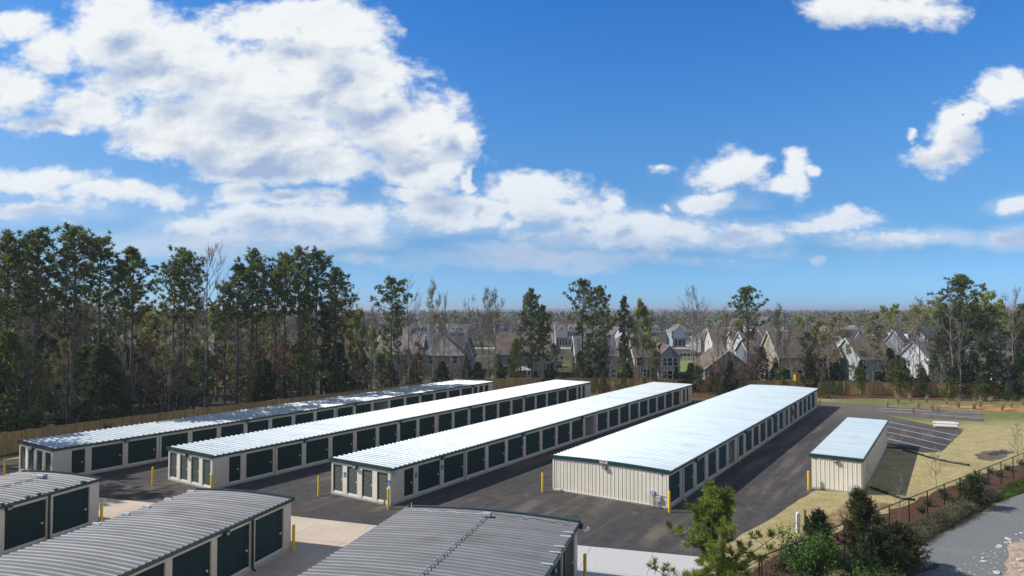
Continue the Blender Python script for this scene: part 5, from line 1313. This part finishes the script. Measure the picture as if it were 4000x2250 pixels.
house('pink-fronted half of the town house at the end of the side street', 2171,2217,266,10,5.9,8.4,'x',(.52,.42,.42),RB,G2, wins=WN(.18,.5,.82), extra=combo(gable_front(.0,4.5,-.5,6.0,7.7,(.60,.62,.66),3.2,[(2.25,6.6,.5,.6)]), porch(.02,.98,1.6,2.7,5)))
house('pale blue half of the town house with two dormers and a garage', 2217.5,2262,266,10,5.9,8.4,'x',(.42,.50,.58),RB,G2, wins=WN(.25,.75), dorms=[(.22,.06,1.5,1.2),(.70,.06,1.5,1.2)], extra=garage(.1,2.8,2.3,'dark'))
house('small white-gabled house behind the town house at the left', 2135,2168,300,9,5.2,8.6,'x',WHT,RB,G2, lwins=[(.5,3,1,1.4,1)])
house('brown-fronted house right of the town house behind the tall pines', 2285,2368,262,10,5.4,8.0,'x',(.36,.30,.27),RG,G2, wins=WN(.2,.5,s=False), extra=garage(.3,2.4,2.3,'white'))
house('two-gabled tan house behind the slender pine', 2388,2450,235,12,5.2,8.0,'y',(.36,.32,.28),RB,G2, wins=WN(.3,.7,s=False))
house('grey house with a steep front gable behind the tan-sided one', 2412,2452,210,10,4.6,7.2,'y',(.40,.36,.33),(.28,.30,.32),G2)
house('grey house with twin dormers between the yellow-green tree and a bare tree', 2528,2572,268,9,5.4,7.9,'x',(.36,.36,.38),RG,G2, wins=WN(.3,.7), dorms=[(.25,.08,1.5,1.2),(.65,.08,1.5,1.2)])
house('light blue house with a hipped roof, front gable, porch and garage', 2627,2702,262,11,5.9,8.6,'h',(.46,.54,.66),RP,G2, wins=WN(.1,.45,.82), extra=combo(gable_front(.0,4.6,-.5,6.0,7.8,(.50,.58,.70),3.0), porch(.02,.62,1.6,2.7,4), garage(.68,2.2,2.2,'white')), lwins=[(.5,4.4,1,1.5,1)])
house('tan hip-roofed house right of the light blue one', 2735,2828,225,12,4.8,7.8,'h',(.45,.41,.36),RB,G2, wins=WN(.2,.5,s=False))
house('brown-roofed house whose narrow white gable end catches the sun', 2781,2860,200,8,5.0,8.3,'x',(.78,.76,.72),RB,G2, lwins=[(.5,4.3,1,1.5,1)])
house('brown-roofed house with a small cream side wall, between two sunlit gable ends', 2868,2925,192,8,4.6,7.6,'x',CRM,RB,G2, lwins=[(.5,4.0,1,1.5,1)])
house('brown-roofed house with a pale blue-white pointed gable end', 2912,2985,180,10,4.6,8.0,'x',(.66,.72,.76),RB,G2, lwins=[(.5,4.0,1,1.5,1)])
house('hip-roofed cream house behind the sunlit gable ends', 2815,2905,235,12,5.0,8.0,'h',CRM,RP,G2, wins=WN(.2,.6,s=False))
house('dark-roofed house with twin dormers left of the large tan house', 2925,2985,250,10,5.4,8.4,'x',(.42,.44,.50),RD,G2, wins=WN(.3,.7), dorms=[(.3,.08,1.5,1.2),(.68,.08,1.5,1.2)])
house('teal-grey house tucked left of the large tan gable', 2925,2972,150,9,4.5,7.0,'x',(.18,.23,.25),RB,G2)
house('cream house whose gable tip shows behind the long brown roof', 2981,3040,205,9,5.4,8.6,'x',CRM,RB,G2)
house('grey hip-roofed house beyond the end of the long brown roof', 3225,3290,250,12,5.6,8.0,'h',GRY,RP,G2)
house('brown house with a cream front gable beyond the pale green gable', 3262,3328,215,10,5.0,8.2,'x',(.34,.28,.24),RT,G2, extra=gable_front(.0,3.2,-.5,5.2,8.0,CRM,2.5))
house('white house with a dark roof, steep white gable and dormer', 3300,3392,190,10,4.9,8.2,'x',WHT,RD,G2, wins=[(.05,5.0,.8,1.1,1),(.05,3.0,.8,1.4,1)], dorms=[(.85,.12,1.3,1.3)], extra=gable_front(.25,4.2,-.4,5.0,8.3,WHT,2.5))
house('hip-roofed grey house behind the dark-roofed white one', 3320,3400,245,12,5.6,8.4,'h',GRY,RP,G2)
house('dark-roofed house with two slim white dormers, nearest the pale green gable', 3425,3510,215,10,4.6,8.2,'x',(.30,.31,.34),RD,G2, dorms=[(.75,.10,1.2,1.8),(.90,.10,1.2,1.8)])
house('dark-roofed house with two bright white dormers in the middle of its row', 3530,3618,200,10,4.3,8.0,'x',(.28,.29,.32),RD,G2, dorms=[(.35,.12,1.2,1.8),(.60,.12,1.2,1.8)], extra=gable_front(.9,2.6,-.4,4.5,6.6,WHT,2.0))
house('house with the broadest dark blue-grey roof before the right-hand wood', 3628,3770,195,13,4.9,9.0,'x',(.30,.30,.33),(.055,.065,.085),G2, dorms=[(.35,.08,1.1,1.0),(.6,.08,1.1,1.0)])
house('far white gabled house at the wood edge, left of the pale-tipped tree', 2984,3010,335,8,7.2,10.6,'y',WHT,RG,G2)
house('far white gabled house at the wood edge, right of the pale-tipped tree', 3060,3082,330,8,6.8,9.6,'y',WHT,RG,G2)
house('far yellow-cream house at the wood edge behind the dark pine', 2868,2894,330,8,7.0,9.4,'y',(.62,.58,.34),RG,G2)
house('pale blue-grey house half hidden by drooping pine limbs at right', 3858,3890,165,9,4.0,6.4,'y',(.42,.46,.48),RG,G2)

# ------------------------------------------------------------------ cars, lamp, umbrella, fences of the estate
def car(label, x, y, rz, col, suv=True, L=4.6, W=1.85, Hh=1.6, group='parked cars in the estate'):
    root = empty('parked_car', (x, y, .03), rz); tag(root, label, 'car', group)
    paint = vm('car_paint', col, .3, .05, 2)
    b = MB(); prof = [(-L/2,.35),(-L/2,.75),(-L/2+.15,.92),(-L*.22,1.0),(L*.30,1.02 if not suv else 1.05),(L/2-.08,.98),(L/2,.6),(L/2,.35)]
    vs = [(x_, -W/2, z) for x_, z in prof] + [(x_, W/2, z) for x_, z in prof]; n = len(prof)
    b.add(vs, [tuple(range(n-1,-1,-1)) if False else tuple(range(n)), tuple(range(2*n-1, n-1, -1))] + [(i, i+n, (i+1)%n+n, (i+1)%n) for i in range(n)])
    cab = [(-L*.26,1.0),(-L*.10,Hh),(L*.28 if not suv else L*.36,Hh),(L*.42 if not suv else L*.46,1.02)]; i0 = .12
    vs = [(x_, -W/2 + (.02 if z < 1.1 else i0), z) for x_, z in cab] + [(x_, W/2 - (.02 if z < 1.1 else i0), z) for x_, z in cab]
    b.add(vs, [(3,2,1,0),(4,5,6,7),(0,1,5,4),(1,2,6,5),(2,3,7,6)]); b.build('body', paint, root)
    gl = MB(); gl.add([(-L*.245,-W*.40,1.06),(-L*.245,W*.40,1.06),(-L*.115,W*.37,Hh-.08),(-L*.115,-W*.37,Hh-.08)], [(3,2,1,0)])
    for v in range(4): gl.v[v] = (gl.v[v][0]-.03, gl.v[v][1], gl.v[v][2]+.02)
    gl.build('windscreen', 'glass', root)
    g2 = MB(); xb = L*.455 if suv else L*.40; g2.add([(xb+.03,-W*.38,1.1),(xb+.03,W*.38,1.1),(xb-.28,W*.36,Hh-.08),(xb-.28,-W*.36,Hh-.08)], [(0,1,2,3)]); 
    g2.build('rear_window', 'glass', root)
    for s_ in (-1, 1):
        sd = MB(); y_ = s_*(W/2 - .03); yt = s_*(W/2 - .10); sd.add([(-L*.21,y_,1.06),(L*.38,y_,1.08),(L*.30,yt,Hh-.1),(-L*.09,yt,Hh-.1)], [(0,1,2,3)]); sd.build('side_window', 'glass', root)
        for wx in (-L*.31, L*.30):
            w = MB().tube([(wx, s_*(W/2-.22), .34), (wx, s_*(W/2+.01), .34)], .34, 14); w.build('wheel', 'tyre', root)
        MB().box(L/2-.03, L/2+.02, s_*W*.36-.14, s_*W*.36+.14, .72, .9).build('tail_light', 'red', root)
        MB().box(-L/2-.02, -L/2+.03, s_*W*.36-.16, s_*W*.36+.16, .62, .78).build('headlight', 'lens', root)
    return root
car('dark blue-grey car in the drive of the pale blue town house', at(2225,0,258), 258, R(90), (.06,.07,.10))
car('dark car parked on the side street, the farther of two in line', at(2178,0,236), 236, R(88), (.03,.04,.05))
car('black car parked on the side street, the nearer of two in line', at(2174,0,222), 222, R(88), (.012,.012,.015))
car('silver-white car in front of the light blue house', at(2688,0,256), 256, R(75), (.62,.64,.66), False)
car('dark car half hidden by evergreens low on the side street', at(2178,0,168), 168, R(86), (.05,.06,.08))
car('white car behind the back fence before the tan house', at(3008,0,129), 129, R(15), (.75,.77,.80), False, Hh=1.9)
car('white car behind the dark cedars at the right end of the back fence', at(3872,0,128), 128, R(5), (.78,.80,.82), True, Hh=2.0)
# street lamp
sl_ = empty('street_lamp', (at(2194,0,150), 150, 0)); tag(sl_, 'black post lamp standing on the side street', 'street lamp')
MB().tube([(0,0,0),(0,0,3.2)], .06, 8).build('pole', 'black', sl_)
MB().tube([(0,0,3.2),(0,0,3.3),(0,0,3.75),(0,0,4.0)], [.1,.16,.26,.02], 8).build('lantern', 'black', sl_)
# umbrella
um = empty('patio_umbrella', (at(2043,0,137), 137, 0)); tag(um, 'white open patio umbrella in front of the grey-blue house', 'umbrella')
m = MB(); n = 8; vs = [(0,0,2.75)] + [(1.75*math.cos(2*math.pi*j/n), 1.75*math.sin(2*math.pi*j/n), 2.15) for j in range(n)] + [(1.75*math.cos(2*math.pi*j/n), 1.75*math.sin(2*math.pi*j/n), 1.98) for j in range(n)]
m.add(vs, [(0, 1+j, 1+(j+1)%n) for j in range(n)] + [(1+j, 9+j, 9+(j+1)%n, 1+(j+1)%n) for j in range(n)]); m.build('canopy', 'white', um)
MB().tube([(0,0,0),(0,0,2.72)], .03, 6).build('pole', 'grey_box', um)
# trampoline-like frames and bins skipped; yellow bin
yb = empty('toy_bin', (at(3110,0,128), 128, 0)); tag(yb, 'small yellow plastic bin behind the back fence', 'bin')
MB().bevbox(-.5,.5,-.4,.4,0,2.0,.06).build('bin_body', vm('yellow_plastic', (.70,.50,.04), .5), yb); MB().bevbox(-.55,.55,-.45,.45,2.0,2.15,.04).build('lid', 'red', yb)
# white vinyl fences of the estate, dark picket fence
def panel_fence(pts, H_, mat, label, name='garden_fence', rail=True, gap=.35, wd=.08):
    root = empty(name, (*pts[0], 0)); tag(root, label, 'fence', 'garden fences of the estate'); o0 = Vector(pts[0]); pk = MB(); rl = MB()
    for i in range(len(pts)-1):
        a = Vector(pts[i]) - o0; b = Vector(pts[i+1]) - o0; L = (b-a).length; t = (b-a)/L; nrm = Vector((-t.y,t.x))*.03; k = int(L/gap)
        for j in range(k+1):
            p = a + t*(L*j/max(k,1)); pk.box(p.x-wd/2, p.x+wd/2, p.y-.03, p.y+.03, .02, H_)
        for z in (.25, H_-.2):
            q = [(a.x-nrm.x,a.y-nrm.y-.04,z),(b.x-nrm.x,b.y-nrm.y-.04,z),(b.x+nrm.x,b.y+nrm.y-.04,z),(a.x+nrm.x,a.y+nrm.y-.04,z)]; q += [(x,y,zz+.1) for x,y,zz in q]
            rl.add(q, [(0,3,2,1),(4,5,6,7),(0,1,5,4),(1,2,6,5),(2,3,7,6),(3,0,4,7)])
    pk.build('pickets', mat, root); rl.build('rail', mat, root)
panel_fence([(at(2668,0,180),180),(at(2800,0,180),180)], 1.9, 'white', 'white picket fence beyond the bright lawn strip', gap=.9)
panel_fence([(at(2650,0,196),196),(at(2805,0,196),196)], 1.9, 'white', 'white picket fence, farther of the two beyond the bright lawn strip', gap=1.1)
panel_fence([(at(2615,0,240),240),(at(2740,0,240),240)], 1.1, 'white', 'low white fence in front of the light blue house', gap=1.5)
panel_fence([(at(2180,0,133),133),(at(2260,0,133),133)], 1.9, 'dark', 'dark picket fence across the end of the side street', gap=.22, wd=.15)
panel_fence([(at(2408,0,133),133),(at(2450,0,133),133)], 1.9, 'dark', 'dark picket fence between the beige-grey and tan-sided houses', gap=.22, wd=.15)
panel_fence([(at(2656,0,133),133),(at(2700,0,133),133)], 2.0, 'dark', 'solid dark fence right of the blue-grey gable house', gap=.20, wd=.19)
# red bank across the estate
m = MB().bevbox(at(2632,0,205), at(2760,0,205), 205, 207, 0, 1.3, .3); o = m.build('retaining_wall', 'mulch'); tag(o, 'reddish-brown bank beyond the white picket fences', 'bank')

# ------------------------------------------------------------------ things on the lawn at right
pl = empty('pallet', (51.3, 81.3, 0), R(-16)); tag(pl, 'wooden pallet on the asphalt edge carrying white pipes', 'pallet')
for k in range(5): MB().box(-1.0+.42*k, -.72+.42*k, -.55, .55, .13, .16).build('deck_board', 'wood', pl)
for k in (-.5, -.03, .44): MB().box(-1.05, 1.05, k, k+.08, 0, .13).build('runner', 'wood', pl)
def pipe(x, z, y, r_, Ls, lab):
    m = MB(); n = 14; vs = []
    for rr_, a in ((r_, -Ls/2), (r_, Ls/2), (r_*.82, Ls/2), (r_*.82, -Ls/2)):
        for j in range(n): vs.append((a, rr_*math.cos(2*math.pi*j/n), rr_*math.sin(2*math.pi*j/n)))
    m.add(vs, [(i*n+j, ((i+1)%4)*n+j, ((i+1)%4)*n+(j+1)%n, i*n+(j+1)%n) for i in range(4) for j in range(n)])
    o = m.build('plastic_pipe', 'white', smooth=False); d = Matrix.Rotation(R(-16), 3, 'Z') @ Vector((x, y, 0)); o.location = (51.3 + d.x, 81.3 + d.y, z); o.rotation_euler = (0,0,R(-16)); tag(o, lab, 'pipe', 'white pipes on the pallet')
pipe(-.1,.33,-.42,.17,2.4,'white plastic pipe on the pallet, bottom layer nearest the camera'); pipe(.1,.33,-.05,.17,2.3,'white plastic pipe on the pallet, middle of the bottom layer')
pipe(.05,.33,.32,.17,2.4,'white plastic pipe on the pallet, bottom layer at the back'); pipe(.15,.62,-.23,.17,2.25,'white plastic pipe on the pallet, upper one at the front'); pipe(-.1,.62,.14,.17,2.3,'white plastic pipe on the pallet, upper one at the back')
def sock(pts, lab, r_=.10):
    m = MB().tube([(x, y, r_*.8 + .03*math.sin(i*1.9)) for i, (x, y) in enumerate(pts)], [r_*(.8+.25*abs(math.sin(i*1.3))) for i in range(len(pts))], 8); o = m.build('erosion_sock', 'black', smooth=True); tag(o, lab, 'erosion tube', 'black erosion tubes on the lawn')
def lerp_path(P, k=5):
    out = []
    for i in range(len(P)-1):
        for j in range(k): t = j/k; out.append((P[i][0]+(P[i+1][0]-P[i][0])*t, P[i][1]+(P[i+1][1]-P[i][1])*t))
    return out + [P[-1]]
sock(lerp_path([(38.9,68.4),(39.27,67.48),(39.5,64.97),(40.13,63.07),(41.1,61.8)]), 'long curved black erosion tube on the straw lawn, the sunlit one')
sock(lerp_path([(28.1,54.2),(28.42,53.21),(28.62,51.81),(28.79,50.91),(29.6,50.6)]), 'black erosion tube lying in the shadow of the lone small building')
sock(lerp_path([(37.9,69.9),(38.6,69.6),(40.4,68.9)],3), 'short black tube at the corner of the striped parking bays', .09)
# white marker post with a black bag and wooden stake
mp_ = empty('marker_post', (18.0, 43.4, 0)); tag(mp_, 'white square post with pointed top in the straw lawn', 'post')
m = MB(); m.box(-.11,.11,-.07,.07,0,1.15); m.add([(-.11,-.07,1.15),(.11,-.07,1.15),(.11,.07,1.15),(-.11,.07,1.15),(0,-.07,1.3),(0,.07,1.3)], [(0,1,4),(2,3,5),(1,2,5,4),(3,0,4,5)]); m.build('post_body', 'white', mp_)
st = MB().box(-.05,.05,-.04,.04,0,1.45).build('wooden_stake', 'rust', loc=(18.42, 43.35, 0)); tag(st, 'rust-brown wooden stake beside the white post', 'stake')
m = MB(); rnd = random.Random(8); vs = [(0,0,1.15)]
for z, rr_ in ((.98,.10),(.72,.19),(.45,.30),(.2,.40)):
    for j in range(10): a = 2*math.pi*j/10; q = rr_*rnd.uniform(.7,1.2); vs.append((q*math.cos(a)*1.1 + (1.2-z)*.25, q*math.sin(a)*.6, z + rnd.uniform(-.04,.04)))
m.add(vs, [(0,1+j,1+(j+1)%10) for j in range(10)] + [(1+i*10+j, 11+i*10+j, 11+i*10+(j+1)%10, 1+i*10+(j+1)%10) for i in range(3) for j in range(10)])
o = m.build('silt_cloth', 'black', loc=(18.42, 43.22, 0)); tag(o, 'black cloth hanging loosely from the wooden stake', 'cloth')
# rocks on the sandy shoulder
rnd = random.Random(77)
def rock_mesh(seed):
    r_ = random.Random(seed); m = MB(); n = 9; vs = []
    for z, k in ((-.3,.7),(.15,1.0),(.5,.75)):
        for j in range(n): a = 2*math.pi*j/n; q = k*r_.uniform(.75,1.15); vs.append((q*math.cos(a), q*math.sin(a)*.75, z + r_.uniform(-.08,.08)))
    vs.append((0,0,.62)); m.add(vs, [(i*n+j, i*n+(j+1)%n, (i+1)*n+(j+1)%n, (i+1)*n+j) for i in range(2) for j in range(n)] + [(2*n+j, 2*n+(j+1)%n, 3*n) for j in range(n)])
    me = bpy.data.meshes.new('rock'); me.from_pydata(m.v, [], m.f); me.materials.append(M['rock']); me.update(); return me
RM = [rock_mesh(s) for s in (1,2,3)]
RP_ = [(3938,2108,.26),(3945,2120,.16),(3905,2135,.22),(3897,2141,.14),(3840,2183,.16),(3845,2196,.2),(3960,2205,.18),(3985,2190,.3),(3895,2240,.28),(3990,2230,.2),(3975,2145,.16),(3930,2122,.15),(3842,2165,.12),(3990,2085,.14),(3970,2090,.12),(3960,2135,.1)]
def gpt(u, v, z=0.0):
    x = (u-2000)/2666.15; q = -(v-1125)/2666.15; c_, s_ = math.cos(PITCH), math.sin(PITCH); wy = c_ - s_*q; wz = s_ + c_*q; t = (z-14)/wz; return (x*t, wy*t)
for i, (u, v, s) in enumerate(RP_):
    x, y = gpt(u, v); o = link('rock', RM[i % 3]); o.location = (x, y, .03); o.scale = (s, s*.8, s*.5); o.rotation_euler = (0, 0, rnd.uniform(0, 6)); tag(o, 'pale flat stone on the sandy road shoulder, %s counted from the top' % ordw(i), 'stone', 'stones on the sandy shoulder')
pb = []
for _ in range(420):
    u = rnd.uniform(3700, 4080); v = rnd.uniform(2040, 2300); x, y = gpt(u, v)
    if v > 2262 - .447*(u-3620): pb.append((x, y, rnd.uniform(.015,.06)))
m = MB()
for x, y, s in pb: m.add([(x-s,y-s*.7,.015),(x+s,y-s*.5,.015),(x+s*.8,y+s,.015),(x-s*.9,y+s*.6,.015),(x,y,.02+s*.8)], [(0,1,4),(1,2,4),(2,3,4),(3,0,4)])
o = m.build('pebbles', 'rock'); o['kind'] = 'stuff'
for i, (u, v) in enumerate([(3812,1974),(3640,2072)]):
    x, y = gpt(u, v); m = MB(); m.add([(-.22,-.1,.03),(.2,-.14,.06),(.26,.1,.03),(0,.2,.12),(-.2,.1,.05),(0,0,.16)], [(0,1,5),(1,2,5),(2,3,5),(3,4,5),(4,0,5)])
    o = m.build('litter', 'white', loc=(x, y, .02)); tag(o, ['white scrap of litter beneath the bronze cedar', 'white scrap of litter in the scrub along the gravel road'][i], 'litter', 'scraps of litter by the road')
x, y = gpt(1490, 1975); m = MB().tube([(0,0,.04),(.35,.1,.05),(.5,.3,.35)], [.05,.06,.04], 6); o = m.build('broken_branch', 'wood', loc=(x-.3, y, 0)); tag(o, 'short length of pale wood leaning by the last front door of the blue-sign row', 'branch')
# bird
m = MB(); m.tube([(-.35,0,0),(-.1,0,.03),(.2,0,.02),(.42,0,0)], [.02,.09,.08,.02], 6)
for s_ in (-1, 1): m.add([(-.08,0,.05),(.16,0,.05),(.10,s_*.5,.16),(-.0,s_*.5,.17),(.0,s_*.98,.10)], [(0,1,2,3),(3,2,4)] if s_ > 0 else [(3,2,1,0),(4,2,3)])
x = at(3777,0,150); o = m.build('bird', 'black', loc=(x, 150, 14 + (1211-442)/2666.15*150)); o.rotation_euler = (0, R(-12), R(30)); o.scale = (1.1,1.1,1.1); tag(o, 'small dark bird gliding in front of the right-hand cloud', 'bird')
# water tower far away on the horizon
wt = empty('water_tower', (at(2775,0,3400), 3400, 0)); tag(wt, 'tiny white water tower on the far horizon', 'water tower')
MB().tube([(0,0,0),(0,0,22)], 3.0, 10).build('shaft', 'white', wt); MB().tube([(0,0,20),(0,0,22),(0,0,26),(0,0,28)], [4,8,8,3], 14).build('tank', 'white', wt)
